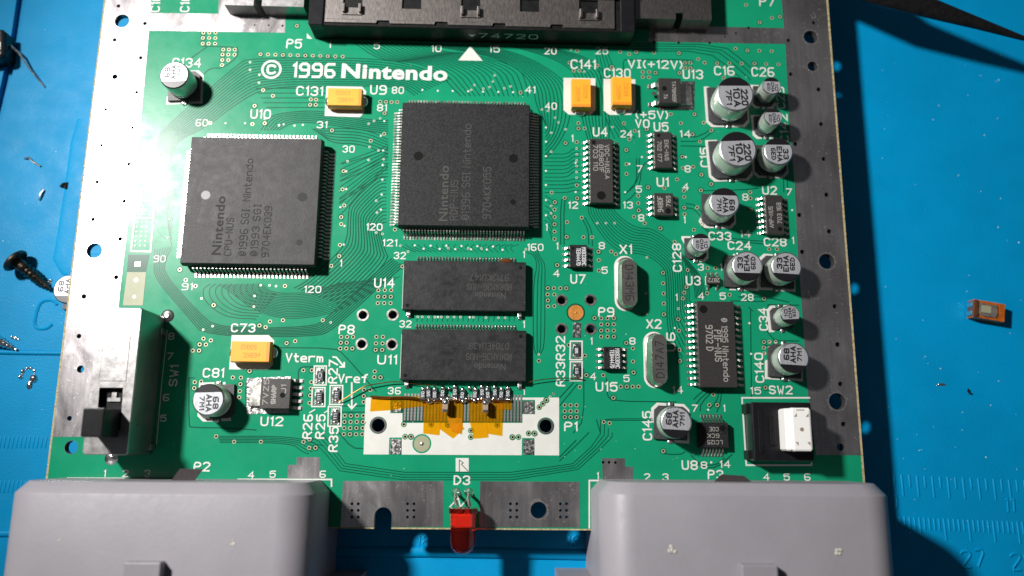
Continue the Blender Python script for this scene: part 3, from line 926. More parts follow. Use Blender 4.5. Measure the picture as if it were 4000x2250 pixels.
T20, T16 = 20.5, 15.5
for s, x, y, L, H, r in [
    ('C134', 470, 158, 70, T20, 0), ('P5', 740, 110, 36, T20, 0), ('1', 830, 112, None, T16, 0), ('5', 948, 115, 13, T16, 0), ('10', 1098, 122, 23, T16, 0),
    ('15', 1244, 123, 24, T16, 0), ('20', 1385, 128, 28, T16, 0), ('25', 1514, 128, 29, T16, 0), ('C131', 779, 229, 64, T20, 0), ('U9', 952, 226, 38, T20, 0),
    ('80', 1001, 227, 28, T16, 0), ('41', 1334, 226, 23, T16, 0), ('81', 961, 271, 22, T16, 0), ('40', 1386, 267, 27, T16, 0), ('U10', 656, 287, 48, T20, 0),
    ('60', 508, 309, 28, T16, 0), ('31', 810, 314, 24, T16, 0), ('30', 877, 375, 28, T16, 0), ('90', 402, 651, 28, T16, 0), ('91', 471, 721, 25, T16, 0),
    ('120', 787, 728, 40, T16, 0), ('1', 858, 662, None, T16, 0), ('120', 942, 571, 38, T16, 0), ('121', 981, 611, 34, T16, 0), ('160', 1347, 622, 38, T16, 0),
    ('1', 1375, 572, None, T16, 0), ('32', 1006, 643, 28, T16, 0), ('1', 1318, 640, None, T16, 0), ('U14', 967, 712, 48, T20, 0), ('32', 1020, 815, 28, T16, 0),
    ('1', 1318, 816, None, T16, 0), ('U11', 974, 905, 46, T20, 0), ('36', 992, 983, 30, T16, 0), ('1', 1318, 985, None, T16, 0),
    ('C141', 1467, 162, 60, T20, 0), ('C130', 1553, 184, 64, T20, 0), ('VI(+12V)', 1648, 162, 134, 18.5, 0), ('U13', 1743, 187, 48, T20, 0), ('C16', 1822, 178, 48, T20, 0),
    ('C26', 1919, 181, 54, T20, 0), ('(+5V)', 1640, 289, 78, 18.5, 0), ('VO', 1616, 311, 33, 18.5, 0), ('U5', 1663, 319, 34, T20, 0), ('14', 1724, 337, 25, T16, 0),
    ('U4', 1510, 332, 34, T20, 0), ('24', 1576, 337, 28, T16, 0), ('1', 1440, 348, None, T16, 0), ('1', 1607, 337, None, T16, 0), ('7', 1609, 425, 12, T16, 0),
    ('8', 1730, 425, 13, T16, 0), ('12', 1442, 516, 22, T16, 0), ('13', 1580, 516, 22, T16, 0), ('U1', 1667, 458, 27, T20, 0), ('5', 1607, 476, 13, T16, 0),
    ('4', 1725, 470, 13, T16, 0), ('8', 1613, 548, 13, T16, 0), ('1', 1722, 553, None, T16, 0), ('C15', 1773, 396, 46, T20, 90), ('U2', 1936, 479, 34, 18.5, 0),
    ('7', 1985, 483, 13, T16, 0), ('8', 1875, 496, 13, T16, 0), ('14', 1875, 588, 24, T16, 0), ('1', 1995, 605, None, T16, 0), ('C33', 1811, 594, 54, 18.5, 0),
    ('C24', 1860, 618, 56, 18.5, 0), ('C28', 1950, 609, 54, 18.5, 0), ('C128', 1703, 648, 68, 19, 90), ('U7', 1454, 702, 35, T20, 0), ('1', 1402, 619, None, T16, 0),
    ('8', 1514, 618, 13, T16, 0), ('4', 1400, 688, 13, T16, 0), ('5', 1521, 680, 13, T16, 0), ('X1', 1574, 627, 28, T20, 0), ('U3', 1744, 706, 34, T20, 0), ('|', 1777, 706, None, 19, 0),
    ('3', 1763, 672, 13, T16, 0), ('1', 1814, 672, None, T16, 0), ('4', 1764, 745, 13, T16, 0), ('5', 1818, 745, 13, T16, 0), ('28', 1880, 748, 29, T16, 0),
    ('1', 1702, 748, None, T16, 0), ('P9', 1525, 785, 37, T20, 0), ('X2', 1645, 815, 35, T20, 0), ('U6', 1688, 860, 44, 19, 90), ('C34', 1920, 803, 54, 19, 90),
    ('C140', 1910, 925, 72, 19, 90), ('R32', 1410, 876, 58, T20, 90), ('R33', 1410, 941, 58, T20, 90), ('1', 1488, 858, None, T16, 0), ('8', 1591, 858, 13, T16, 0),
    ('4', 1492, 947, 13, T16, 0), ('5', 1576, 952, 13, T16, 0), ('U15', 1526, 973, 52, T20, 0), ('14', 1705, 981, 24, T16, 0), ('15', 1901, 983, 24, T16, 0),
    ('SW2', 1964, 981, 56, 18.5, 0), ('7', 1748, 1027, 12, T16, 0), ('1', 1822, 1027, None, T16, 0), ('C145', 1628, 1071, 70, T20, 90), ('U8', 1735, 1170, 37, T20, 0),
    ('8', 1771, 1170, 14, T16, 0), ('14', 1824, 1168, 24, T16, 0), ('P3', 1800, 1194, 36, T20, 0), ('1', 1504, 1197, None, T16, 0), ('2', 1628, 1200, 13, T16, 0),
    ('3', 1674, 1200, 13, T16, 0), ('4', 1928, 1200, 13, T16, 0), ('5', 1979, 1200, 13, T16, 0), ('6', 2031, 1200, 13, T16, 0), ('P1', 1436, 1073, 30, T20, 0),
    ('D3', 1162, 1208, 38, T20, 0), ('P2', 508, 1174, 38, T20, 0), ('1', 264, 1191, None, T16, 0), ('2', 316, 1191, 13, T16, 0), ('3', 371, 1191, 13, T16, 0),
    ('4', 632, 1195, 13, T16, 0), ('5', 686, 1193, 13, T16, 0), ('6', 812, 1193, 13, T16, 0), ('C73', 612, 825, 58, 18.5, 0), ('C81', 537, 938, 50, T20, 0),
    ('P8', 872, 829, 37, T20, 0), ('Vterm', 766, 900, 92, 19.5, 0), ('Vref', 888, 952, 72, 19.5, 0), ('U12', 684, 1060, 54, T20, 0), ('R27', 838, 935, 56, T20, 90),
    ('R26', 774, 1073, 58, T20, 90), ('R25', 806, 1073, 58, T20, 90), ('R35', 839, 1105, 60, T20, 90), ('SW1', 437, 945, 50, 18.5, 90), ('8', 431, 846, 13, T16, 0),
    ('7', 428, 896, 13, T16, 0), ('6', 418, 1000, 13, T16, 0), ('5', 411, 1052, 13, T16, 0), ('C16', 392, 9, 40, T20, 90), ('C16', 466, 9, 40, T20, 90), ('P7', 1930, 4, 37, T20, 0), ('C29', 1963, 246, 52, 19, 90), ('C142', 1972, 322, 68, 19, 90)]:
    big = H > 18
    ptext(SK, s, x * DS, y * DS, L * DS if L else None, H * DS, r, w=(2.85 if big else 2.15) * 0.0565, z=0.058)
# copyright line
c = U(683 * DS, 175 * DS); k = mmpx(683 * DS, 175 * DS)[1] * DS
ribbon(SK, circle(c.x, c.y, 21 * k, 28), 2.6 * k, 0.058, True)
text(SK, 'C', c.x, c.y, 17 * k, 20 * k, 0, 2.7 * k, 0.062)
ptext(SK, '1996', 790 * DS, 177 * DS, 102 * DS, 32 * DS, 0, w=3.3 * DS * 0.057, z=0.058)
c = U(993 * DS, 182 * DS)
logo(SK, 'Nintendo', c.x, c.y, 247 * k, 37 * k, -0.012, 0.058, 0, 0.035)
block(dsp((1183, 116), (1153, 152), (1214, 153)))
block([(1199, 130), (1220, 152), (1199, 150)])
# connector outlines, boxes, arrows
stroke([(264, 1868), (485, 1869)]); stroke([(930, 1873), (1295, 1873), (1295, 1900)]); stroke([(2302, 2062), (2302, 1877), (2655, 1879)]); stroke([(3000, 1882), (3180, 1884)])
stroke([(3162, 1554), (2898, 1554), (2915, 1817), (3170, 1817), (3170, 1808)])
stroke([(654, 1290), (632, 1500), (612, 1735)], 1.6)
for x0, y0, x1, y1 in ((1225, 1427, 1278, 1506), (1217, 1511, 1273, 1590), (1287, 1503, 1342, 1582), (1280, 1586, 1336, 1667), (2225, 1330, 2277, 1407), (2225, 1410, 2277, 1489)):
    stroke([(x0 + 3, y0 + 3), (x1 - 3, y0 + 3), (x1 - 4, y1 - 2), (x0 + 1, y1 - 2)], 2.6, True)
stroke(dsp((838, 898), (846, 899), (865, 922))); stroke(dsp((855, 923), (866, 923), (866, 912)))
stroke(dsp((885, 963), (885, 1026))); stroke(dsp((876, 1018), (885, 1028), (896, 1016)))
stroke([(1230, 1600), (1210, 1612)], 2.2); stroke([(1285, 1585), (1280, 1605), (1268, 1612)], 2.2)
stroke([(1757, 1980), (1790, 1945), (1800, 1985)], 2.4); stroke([(1792, 1988), (1820, 1955)], 2.4)
block([(1780, 1789), (1831, 1789), (1831, 1842), (1780, 1842)])
LOGO = [[(1794, 1841), (1794, 1797), (1810, 1808), (1802, 1813), (1828, 1840)]]
# white footprints
for pts in ([(1275, 337), (1414, 339), (1430, 357), (1422, 443), (1405, 458), (1268, 453)],
            [(2201, 304), (2326, 306), (2326, 430), (2308, 449), (2222, 448), (2201, 430)],
            [(2357, 308), (2482, 310), (2482, 430), (2464, 449), (2380, 449), (2358, 432)],
            [(905, 1309), (1050, 1309), (1071, 1330), (1066, 1425), (1048, 1444), (895, 1443)]):
    block(pts)
# small dots by pin rows
DOTS = [(1480 + x / 2.337, 340 + y / 2.337) for x, y in [(397, 27), (538, 35), (674, 37), (815, 40), (950, 43), (1090, 46), (1225, 48)] + [(1525, yy) for yy in (370, 499, 632, 765, 895, 1033, 1171)] + [(50, 312), (18, 445), (40, 580), (35, 712), (32, 845), (25, 982), (18, 1120)]]
DOTS += [(640 + x / 2.196, 460 + y / 2.196) for x, y in ((530, 47), (697, 48), (865, 12), (1028, 57), (1193, 62), (1565, 460), (1565, 612), (1515, 768), (1550, 928), (1543, 1088), (45, 868), (33, 1030))]
DOTS += [(1000 + x / K, 562 + y / K) for x, y in ((1597, 1022), (1687, 1055), (1757, 1025), (1848, 1057), (1915, 1025), (2005, 1060), (2067, 1028), (2163, 1062), (2228, 1030), (2322, 1065), (2385, 1033), (2480, 1067))]
DOTS += [(2000 + x / K, 562 + y / K) for x, y in ((640, 193), (640, 485), (1138, 487), (1180, 202), (1307, 133), (1748, 133))] + [(2000 + x / K, 1124 + y / K) for x, y in ((1637, 405), (2388, 357), (2405, 665), (1973, 1228))] + [(3094, 821), (2778, 1806), (1000 + 1830 / K, 1124 + 295 / K), (1000 + 2150 / K, 1124 + 297 / K)]
for x, y in DOTS:
    p = U(x, y); SK.flat(circle(p.x, p.y, 0.24, 8), 0.045)
# revision boxes beside the bright strip
for a in ([(557, 587), (623, 587), (588, 983), (512, 981)],):
    stroke(a, 4.0, True)
for t in (0.32, 0.50, 0.67):
    l, r = 557 + (512 - 557) * t, 623 + (588 - 623) * t
    y = 587 + 395 * t
    stroke([(l, y), (r, y)], 3.2)
for rows, y0, x0 in ((6, 605, 566), (6, 868, 537)):
    for j in range(rows):
        for i in range(3):
            p = U(x0 + i * 19.5 - j * 2.0, y0 + j * 18.3); SK.flat(circle(p.x, p.y, 0.22, 8), 0.045)
ptext(SK, '2', 568, 748, 26, 22, 90, 0.13); ptext(SK, 'RP', 558, 820, 34, 24, 90, 0.13)
silk = SK.obj('silkscreen', 'silk', board, label='white silkscreen lettering, outlines and footprints')

mm = MB(); ribbon(mm, [tuple(U(x, y)) for x, y in LOGO[0]], 0.07, 0.06); mm.obj('logo_mark', 'mask_dark', board)
# ---- odd solder mask patches
mm = MB(); mm.flat([tuple(p) for p in UL([(501, 995), (584, 995), (570, 1062), (496, 1062)])], 0.02); mm.obj('mask_window', 'mask_dark', board, label='small dark green window above the beige label patch')
mm = MB(); mm.box(-0.55, 0.55, -0.5, 0.5, 0, 0.06); p = U(538, 1032); mm.obj('pad', 'tin', board, (p.x, p.y, 0.02))
mm = MB(); mm.flat([tuple(p) for p in UL([(497, 1063), (571, 1063), (558, 1193), (480, 1193)])], 0.04); mm.obj('beige_patch', 'beige', board, label='beige label patch with two white dots by the switch')
mm = MB()
for x, y, r in ((532, 1094, 0.55), (525, 1159, 0.45)):
    p = U(x, y); mm.flat(circle(p.x, p.y, r, 10), 0.06)
mm.obj('white_dots', 'silk', board)
p = U(2249, 1221)
mm = MB(); mm.flat(circle(p.x, p.y, 1.95, 32), 0.03); mm.obj('mask_window', 'mask_dark', board)
mm = MB(); mm.flat(circle(p.x, p.y, 1.62, 32), 0.045); mm.blob(p.x, p.y, 0.045, 0.28, 0.28, 0.14); mm.obj('copper_target', 'copper_disc', board, label='round bare copper target dot')
mm = MB(); sheet(mm, [[tuple(q) for q in UL([(2238, 1260), (2268, 1260), (2268, 1318), (2236, 1318)])]], [], 0, 0.12); mm.obj('pad', 'tin_rough', board, label='lumpy tinned pad below the copper target')

# ================================================================== white connector footprint with bare contacts
def loop(pts, z=0.0):
    return [tuple(p) for p in UL(pts, z)]


cut = [loop([(1525, 1562), (2090, 1562), (2090, 1618), (2041, 1618), (2041, 1652), (1572, 1652), (1572, 1614), (1525, 1614)]),
       loop([(1521, 1709), (1570, 1709), (1569, 1790), (1518, 1790)]), loop([(2039, 1711), (2088, 1711), (2088, 1790), (2038, 1790)])]
pc = U(1648, 1733)
cut.append(circle(pc.x, pc.y, 1.92, 32))
for x, y in ((1477.6, 1661), (2132, 1664)):
    p = U(x, y); cut.append(circle(p.x, p.y, 1.75, 28))
for x0, y0, pts, k in ((1400, 1450, [(545, 637), (873, 637), (1076, 640), (1663, 645), (560, 785), (632, 785), (1348, 712), (1348, 790), (1847, 790), (1918, 790), (2040, 745), (2112, 745), (2168, 432), (2210, 390), (2252, 347)], 3.067),):
    for x, y in pts:
        p = U(x0 + x / k, y0 + y / k); cut.append(circle(p.x, p.y, 0.6, 12))
mm = MB()
sheet(mm, [loop([(1428, 1553), (2184, 1553), (2184, 1779), (1420, 1775)])], cut + HOLES, 0, 0.032)
mm.obj('footprint_print', 'silk', board, label='large white printed rectangle of the empty connector footprint')
mm = MB(); mm.flat(circle(pc.x, pc.y, 1.62, 32), 0.03); mm.obj('target_disc', 'beige', board, label='round pale target dot in the white footprint')
mm = MB(); mm.blob(pc.x, pc.y, 0.03, 0.4, 0.4, 0.2); mm.obj('solder_bump', 'tin_rough', board)
mm = MB(); mm.flat(loop([(1530, 1566), (2086, 1566), (2086, 1616), (2039, 1616), (2039, 1650), (1574, 1650), (1574, 1612), (1530, 1612)]), 0.012)
mm.obj('mask_window', 'mask_dark', board)
a, b = U(1582, 1600), U(2036, 1600)
y0, y1 = U(1800, 1540).y, U(1800, 1645).y
fm = MB(); fm.box(-0.20, 0.20, y1 - y0, 0, 0, 0.06, 0.0); fm = fm.mesh('contact_finger', 'tin_worn')
for i in range(36):
    link('contact_finger', fm, board, (a.x + (b.x - a.x) * i / 35, y0, 0.012))
for q in ([(1534, 1568), (1566, 1568), (1566, 1610), (1533, 1610)], [(2045, 1567), (2087, 1567), (2087, 1616), (2045, 1616)], [(1526, 1715), (1567, 1715), (1566, 1774), (1524, 1774)], [(2045, 1716), (2086, 1716), (2086, 1776), (2044, 1776)]):
    mm = MB(); sheet(mm, [loop(q)], [], 0, 0.1); mm.obj('pad', 'tin_rough', board)


# ================================================================== gull-wing packages
def gull(reach, z_top, w, foot, zf=0.06, t=0.16):
    """one bent lead: starts inside the body at u=0, runs out along +x."""
    prof = [(-0.3, z_top), (reach * 0.28, z_top), (reach * 0.42, z_top - 0.12), (reach - foot - 0.05, zf + t + 0.1), (reach - foot + 0.15, zf + t), (reach, zf + t)]
    rings = []
    for i, (u, z) in enumerate(prof):
        tz = t if i < 2 or i > 3 else t * 1.1
        rings.append([(u, -w / 2, z - tz), (u, w / 2, z - tz), (u, w / 2, z), (u, -w / 2, z)])
    mb = MB(); mb.loft(rings)
    mb.box(reach - foot - 0.1, reach + 0.22, -w * 0.62, w * 0.62, 0.0, 0.07)
    return mb


def chip_body(hw, hl, z0, z1, mat_, draft=0.12, mid=0.5, notch=False, bev=0.12):
    zm = z0 + (z1 - z0) * mid
    def r(i, z):
        w, l = hw - i, hl - i
        b = min(bev, 0.2)
        return [(-w + b, -l, z), (w - b, -l, z), (w, -l + b, z), (w, l - b, z), (w - b, l, z), (-w + b, l, z), (-w, l - b, z), (-w, -l + b, z)]
    mb = MB(); mb.loft([r(draft, z0), r(0, zm - 0.05), r(0, zm + 0.05), r(draft * 0.9, z1 - 0.06), r(draft + 0.06, z1)])
    return mb


def dimple(parent, x, y, r, z, mat_='recess', rim=True):
    mb = MB()
    mb.lathe([(r, z + 0.004), (r * 0.93, z + 0.012), (r * 0.9, z + 0.006)], 20, (x, y, 0))
    mb.obj('mould_mark', mat_, parent)


def package(px, py, zt, hw, hl, z0, npins, pitch, reach, pw, label, mat_='epoxy_small', foot=0.45, name='integrated_circuit', ends=False, stuff=False, draft=0.12, rz=0.0, off=0.0, sides=None, zlead=None):
    c = U(px, py, zt)
    b = chip_body(hw, hl, z0, zt, mat_, draft)
    o = b.obj(name, mat_, board, (c.x, c.y, 0), rz, label)
    zl = zlead if zlead else z0 + (zt - z0) * 0.5 + 0.08
    g = gull(reach, zl, pw, foot)
    pins = []
    for sd in (sides if sides is not None else ((0, 2) if not ends else (0, 1, 2, 3))):
        n = npins[sd % 2] if isinstance(npins, tuple) else npins
        for i in range(n):
            t = (i - (n - 1) / 2) * pitch + off
            e = hw if sd in (0, 2) else hl
            pos = {0: (e, t), 2: (-e, -t), 1: (-t, e), 3: (t, -e)}[sd]
            pins.append((pos, sd * math.pi / 2, sd))
    if not stuff:
        gm = g.mesh('pin', 'lead')
        for (x, y), a, sd in pins:
            link('pin', gm, o, (x, y, 0), a)
    else:
        for sd in sorted(set(p[2] for p in pins)):
            q = MB()
            for (x, y), a, s2 in pins:
                if s2 == sd:
                    cs, sn = math.cos(a), math.sin(a)
                    off_ = len(q.v)
                    q.v += [(x + u * cs - v * sn, y + u * sn + v * cs, w) for u, v, w in g.v]
                    q.f += [tuple(k + off_ for k in f) for f in g.f]; q.mi += [0] * len(g.f)
            q.obj('pin_row', 'lead', o, kind='stuff')
    return o


def marks(o, items, mat_, z, base=None):
    mb = MB()
    for s, x, y, L, H, r, w in items:
        text(mb, s, x, y, L, H, math.radians(r), w, z)
    return mb.obj('printed_marking', mat_, o)


# -- the two big square chips
u9 = package(1816, 640, 3.6, 13.9, 13.9, 0.35, 40, 0.65, 1.75, 0.30, 'large square black chip with fine leads on four sides, above the two stacked memory chips', 'epoxy', ends=True, stuff=True, draft=0.25, foot=0.75, zlead=2.0)
q = MB(); logo(q, 'Nintendo', -4.3, -6.6, 12.2, 1.9, math.pi / 2, 3.625, 0, 0.012)
for s, x, y, L, H in (('RDP-NUS', -2.1, -8.1, 8.6, 1.55), ('@1996 SGI Nintendo', 0.35, -1.7, 21.2, 1.6), ('9704KK055', 4.8, -6.4, 11.3, 1.6)):
    text(q, s, x, y, L, H, math.pi / 2, 0.085, 3.625)
q.obj('printed_marking', 'print_faint', u9)
dimple(u9, -9.9, 1.6, 1.0, 3.6); dimple(u9, 10.3, 1.4, 1.0, 3.6); dimple(u9, 10.3, -8.3, 0.62, 3.6)
u10 = package(985, 781, 3.6, 13.95, 13.95, 0.35, 30, 0.8, 1.75, 0.36, 'large square grey-topped chip with leads on four sides and chalky residue', 'epoxy_grey', ends=True, draft=0.25, foot=0.75, zlead=2.0)
q = MB(); logo(q, 'Nintendo', -6.5, -5.6, 12.6, 1.9, math.pi / 2, 3.625, 0, 0.012)
for s, x, y, L, H in (('CPU-NUS', -4.2, -8.0, 8.0, 1.4), ('@1996 SGI, Nintendo', -1.2, -1.5, 21.0, 1.5), ('@1993 SGI', 1.2, -6.5, 11.0, 1.4), ('9704EK039', 3.5, -6.8, 10.8, 1.4)):
    text(q, s, x, y, L, H, math.pi / 2, 0.085, 3.625)
q.obj('printed_marking', 'print_dark', u10)
dimple(u10, -9.7, 0.9, 1.0, 3.6, 'recess_grey'); dimple(u10, 10.4, 0.8, 1.0, 3.6, 'dimple_grey'); dimple(u10, 10.4, -9.0, 0.65, 3.6, 'dimple_grey')
# chalky residue islands on its top
def residue(pts):
    q = MB()
    r = random.Random(3)
    pp = []
    for i in range(len(pts)):
        a, b = pts[i], pts[(i + 1) % len(pts)]
        n = max(2, int(math.hypot(b[0] - a[0], b[1] - a[1]) / 0.35))
        for k in range(n):
            t = k / n; pp.append((a[0] + (b[0] - a[0]) * t + r.uniform(-.13, .13), a[1] + (b[1] - a[1]) * t + r.uniform(-.13, .13)))
    sheet(q, [pp], [], 3.6, 3.615)
    q.obj('residue_patch', 'residue', u10)


residue([(-12.9, -12.8), (-12.5, 0.2), (-11.2, 9.3), (-10.6, 9.4), (-11.0, 5.2), (-11.7, 2.0), (-11.4, -0.8), (-10.4, -1.4), (-11.3, -5.5), (-9.0, -7.2), (-7.7, -10.2), (-7.2, -12.8)])
residue([(-11.0, 12.9), (-10.9, 12.2), (-6.0, 11.9), (-2.6, 12.1), (-3.2, 12.7)])
residue([(2.5, -13.0), (4.5, -11.8), (8.3, -12.2), (12.0, -10.8), (12.6, -12.9)])

# -- memory chips
for (x0, y0, x1, y1, lab, txt, extra) in (
        (1577, 1016, 2055, 1217, 'long black memory chip directly below the large speckled square chip', (('Nintendo', 2.0), ('RDRAM36-NUS', 0.2), ('9713KU147', -1.8)), 0),
        (1569, 1284, 2056, 1491, 'long black memory chip with resistors soldered along one edge', (('Nintendo', 2.3), ('RDRAM36-NUS', 0.3), ('D704EUA38', -1.9)), 1)):
    zt = 1.9
    p, r = U(x0, y0, zt), U(x1, y1, zt)
    cx, cy, hw, hl = (p.x + r.x) / 2, (p.y + r.y) / 2, (r.x - p.x) / 2, (p.y - r.y) / 2
    b = chip_body(hw, hl, 0.3, zt, 'epoxy_ram', 0.1)
    o = b.obj('integrated_circuit', 'epoxy_ram', board, (cx, cy, 0), 0, lab)
    g = gull(1.1, 0.9, 0.30, 0.5)
    q = MB()
    for i in range(32):
        t = (i - 15.5) * 0.66
        off_ = len(q.v); q.v += [(t + 0.2 - v, hl + u, w) for u, v, w in g.v]; q.f += [tuple(k + off_ for k in f) for f in g.f]; q.mi += [0] * len(g.f)
        q.blob(t + 0.2, hl + 0.95, 0.05, 0.26, 0.32, 0.28, 8, 4)
    q.obj('pin_row', 'solder', o, kind='stuff')
    q = MB()
    logo(q, 'Nintendo', hw * 0.42, -txt[0][1], 6.4, 1.3, math.pi, zt + 0.012, 0, 0.01)
    for s, yy in txt[1:]:
        text(q, s, hw * 0.40, -yy, 9.2 if 'NUS' in s else 8.0, 1.25, math.pi, 0.075, zt + 0.012)
    q.obj('printed_marking', 'print_ghost', o)
    for sx in (-1, 1):
        q = MB(); q.box(-0.42, 0.42, -1.1, 0.2, 0.03, 1.0, 0.1); q.blob(0, -1.2, 0.02, 0.55, 0.5, 0.35)
        q.obj('mounting_lug', 'tin_rough', o, (sx * (hw - 1.3), -hl + 0.1, 0))
    dimple(o, -hw + 1.1, -hl + 1.0, 0.38, zt)
    dimple(o, hw - 1.2, hl - 1.3, 0.38, zt)
    # white footprint edge
    q = MB(); q.box(-hw - 0.22, -hw + 0.05, -hl + 0.6, hl - 0.9, 0.0, 0.03); q.obj('footprint_line', 'silk', o)
q = MB(); p = U(1960, 1016, 1.9)
q.blob(p.x + 0.9, p.y - 0.1, 1.75, 1.3, 0.55, 0.35); q.obj('flux_blob', 'flux', board, label='dark red flux drip on the edge of the upper memory chip')


# -- small outline packages: x0,y0,x1,y1 of the top face in pixels, top height
def so(x0, y0, x1, y1, zt, n, pitch, reach, lab, txt, tmat='print_pale', rot=-90, marks_=(), pw=0.42, mat_='epoxy_small', sides=(0, 2), name='integrated_circuit', foot=0.45):
    p, r = U(x0, y0, zt), U(x1, y1, zt)
    hw, hl = (r.x - p.x) / 2 + 0.08, (p.y - r.y) / 2 + 0.08
    o = package((x0 + x1) / 2, (y0 + y1) / 2, zt, hw, hl, 0.15, n, pitch, reach, pw, lab, mat_, sides=sides, name=name, foot=foot)
    q = MB()
    for s, x, y, L, H, w in txt:
        text(q, s, x, y, L, H, math.radians(rot), w, zt + 0.012)
    if q.v:
        q.obj('printed_marking', tmat, o)
    for x, y, rr_ in marks_:
        dimple(o, x, y, rr_, zt)
    return o


so(2303, 540, 2396, 792, 2.1, 12, 1.27, 1.3, 'long narrow 24 lead chip beside the large speckled square chip', (('VDC-NUS.A', 1.25, 2.0, 7.6, 0.9, 0.075), ('BU9801F', 0.0, 2.7, 6.2, 0.9, 0.075), ('703 110', -1.25, 2.9, 5.8, 0.9, 0.075)), 'print_pale', -90, ((-0.1, -5.6, 0.95), (-1.6, 6.4, 0.5)))
so(2554, 514, 2627, 656, 1.7, 7, 1.27, 1.15, 'small 14 lead chip between the long 24 lead chip and the tall capacitors', (('ENC-NUS', 0.75, -0.1, 4.6, 0.8, 0.07), ('702 177', -0.8, -0.4, 4.6, 0.8, 0.07)), 'print_pale', -90, ((-0.9, 3.3, 0.42),))
so(2554, 753, 2632, 842, 1.7, 4, 1.27, 1.15, 'small 8 lead chip printed 9480F', (('9480F', -0.75, 0.0, 3.4, 1.05, 0.09), ('7165', 1.0, 0.7, 2.3, 0.85, 0.08)), 'print_pale', 90, ((0.9, -1.5, 0.62),))
so(2987, 761, 3065, 914, 1.7, 7, 1.27, 1.3, 'small 14 lead chip printed AMP-NUS beside the dull tinned strip', (('AMP-NUS', -0.8, -0.6, 4.6, 0.85, 0.075), ('703 168', 1.0, 0.3, 4.6, 0.85, 0.075)), 'print_pale', 90, ((1.0, -3.2, 0.5),))
so(2226, 955, 2295, 1044, 1.6, 4, 1.27, 1.2, 'small 8 lead chip printed in bright white, near the large square chip', (('MX8330MC', 1.1, -0.1, 3.9, 0.8, 0.06), ('TEB4447D', -0.05, -0.2, 3.7, 0.8, 0.06)), 'print_white', -90, ((-1.2, 1.6, 0.3),), mat_='epoxy')
so(2358, 1354, 2428, 1442, 1.6, 4, 1.27, 1.2, 'small 8 lead chip printed in bright white, beside the two boxed resistors', (('MX8330MC', 1.0, -0.1, 4.0, 0.8, 0.06), ('TEB4447D', -0.1, -0.2, 3.7, 0.8, 0.06)), 'print_white', -90, ((-1.2, 1.6, 0.3),), mat_='epoxy')
so(2720, 1174, 2881, 1512, 2.3, 14, 1.27, 1.75, 'wide 28 lead chip beside the two metal crystals', (('@ 1995 Nintendo', 1.7, -1.2, 13.0, 1.15, 0.095), ('PIF-NUS', 0.2, -0.4, 6.4, 1.3, 0.11), ('9702 D', -1.5, 1.2, 5.2, 1.3, 0.11)), 'print_pale', -90, ((-2.5, 7.2, 0.85),), pw=0.42, foot=0.6)
so(2761, 1081, 2813, 1109, 1.1, (3, 3), 0.95, 0.95, 'tiny five lead chip marked 2872', (('2872', 0.1, 0.05, 2.3, 0.8, 0.07),), 'print_pale', 180, (), pw=0.4, sides=(1,), foot=0.4)
p = U(2787, 1122)
q = gull(0.95, 0.65, 0.4, 0.4).mesh('pin', 'lead')
tiny = [o for o in board.children if o.get('label', '').startswith('tiny five')][0]
for dx in (-0.95, 0.95):
    link('pin', q, tiny, (dx, -0.87, 0), -math.pi / 2)
so(2727, 1650, 2848, 1750, 1.7, (7, 7), 0.65, 1.5, 'black chip with seven fine leads at each end, between a round capacitor and the white push button', (('LC125', 0.2, -1.4, 3.0, 0.75, 0.06), ('6CK', -0.1, -0.1, 2.4, 0.75, 0.06), ('C0E', 0.1, 1.2, 1.8, 0.75, 0.06)), 'print_pale', 180, ((1.9, 1.4, 0.62),), pw=0.3, mat_='epoxy', sides=(1, 3), foot=0.6)


# -- regulators with tabs
def regulator(x0, y0, x1, y1, zt, pad, lab, txt, rot, pins, side):
    p, r = U(x0, y0, zt), U(x1, y1, zt)
    cx, cy, hw, hl = (p.x + r.x) / 2, (p.y + r.y) / 2, (r.x - p.x) / 2, (p.y - r.y) / 2
    o = chip_body(hw, hl, 0.3, zt, 'epoxy_small', 0.1).obj('voltage_regulator', 'epoxy_small', board, (cx, cy, 0), 0, lab)
    q = MB(); lp = [(v.x - cx, v.y - cy) for v in UL(pad)]
    sheet(q, [lp], [], 0.0, 0.09); q.obj('solder_pad', 'tin_rough', o)
    xa = min(v[0] for v in lp) if side < 0 else max(v[0] for v in lp)
    q = MB(); e = -side
    q.box(min(side * -hw * 0.2, xa - side * 0.9), max(side * -hw * 0.2, xa - side * 0.9), -hl * 0.82, hl * 0.82, 0.1, 0.75, 0.12)
    q.obj('heat_tab', 'lead', o)
    g = gull(1.75, 1.1, pins[1], 0.8, 0.06, 0.3).mesh('pin', 'lead')
    for t in pins[0]:
        link('pin', g, o, (-side * hw, t, 0), 0 if side < 0 else math.pi)
    marks(o, [(s, x, y, L, H, rot, w) for s, x, y, L, H, w in txt], 'print_pale', zt + 0.012)
    return o


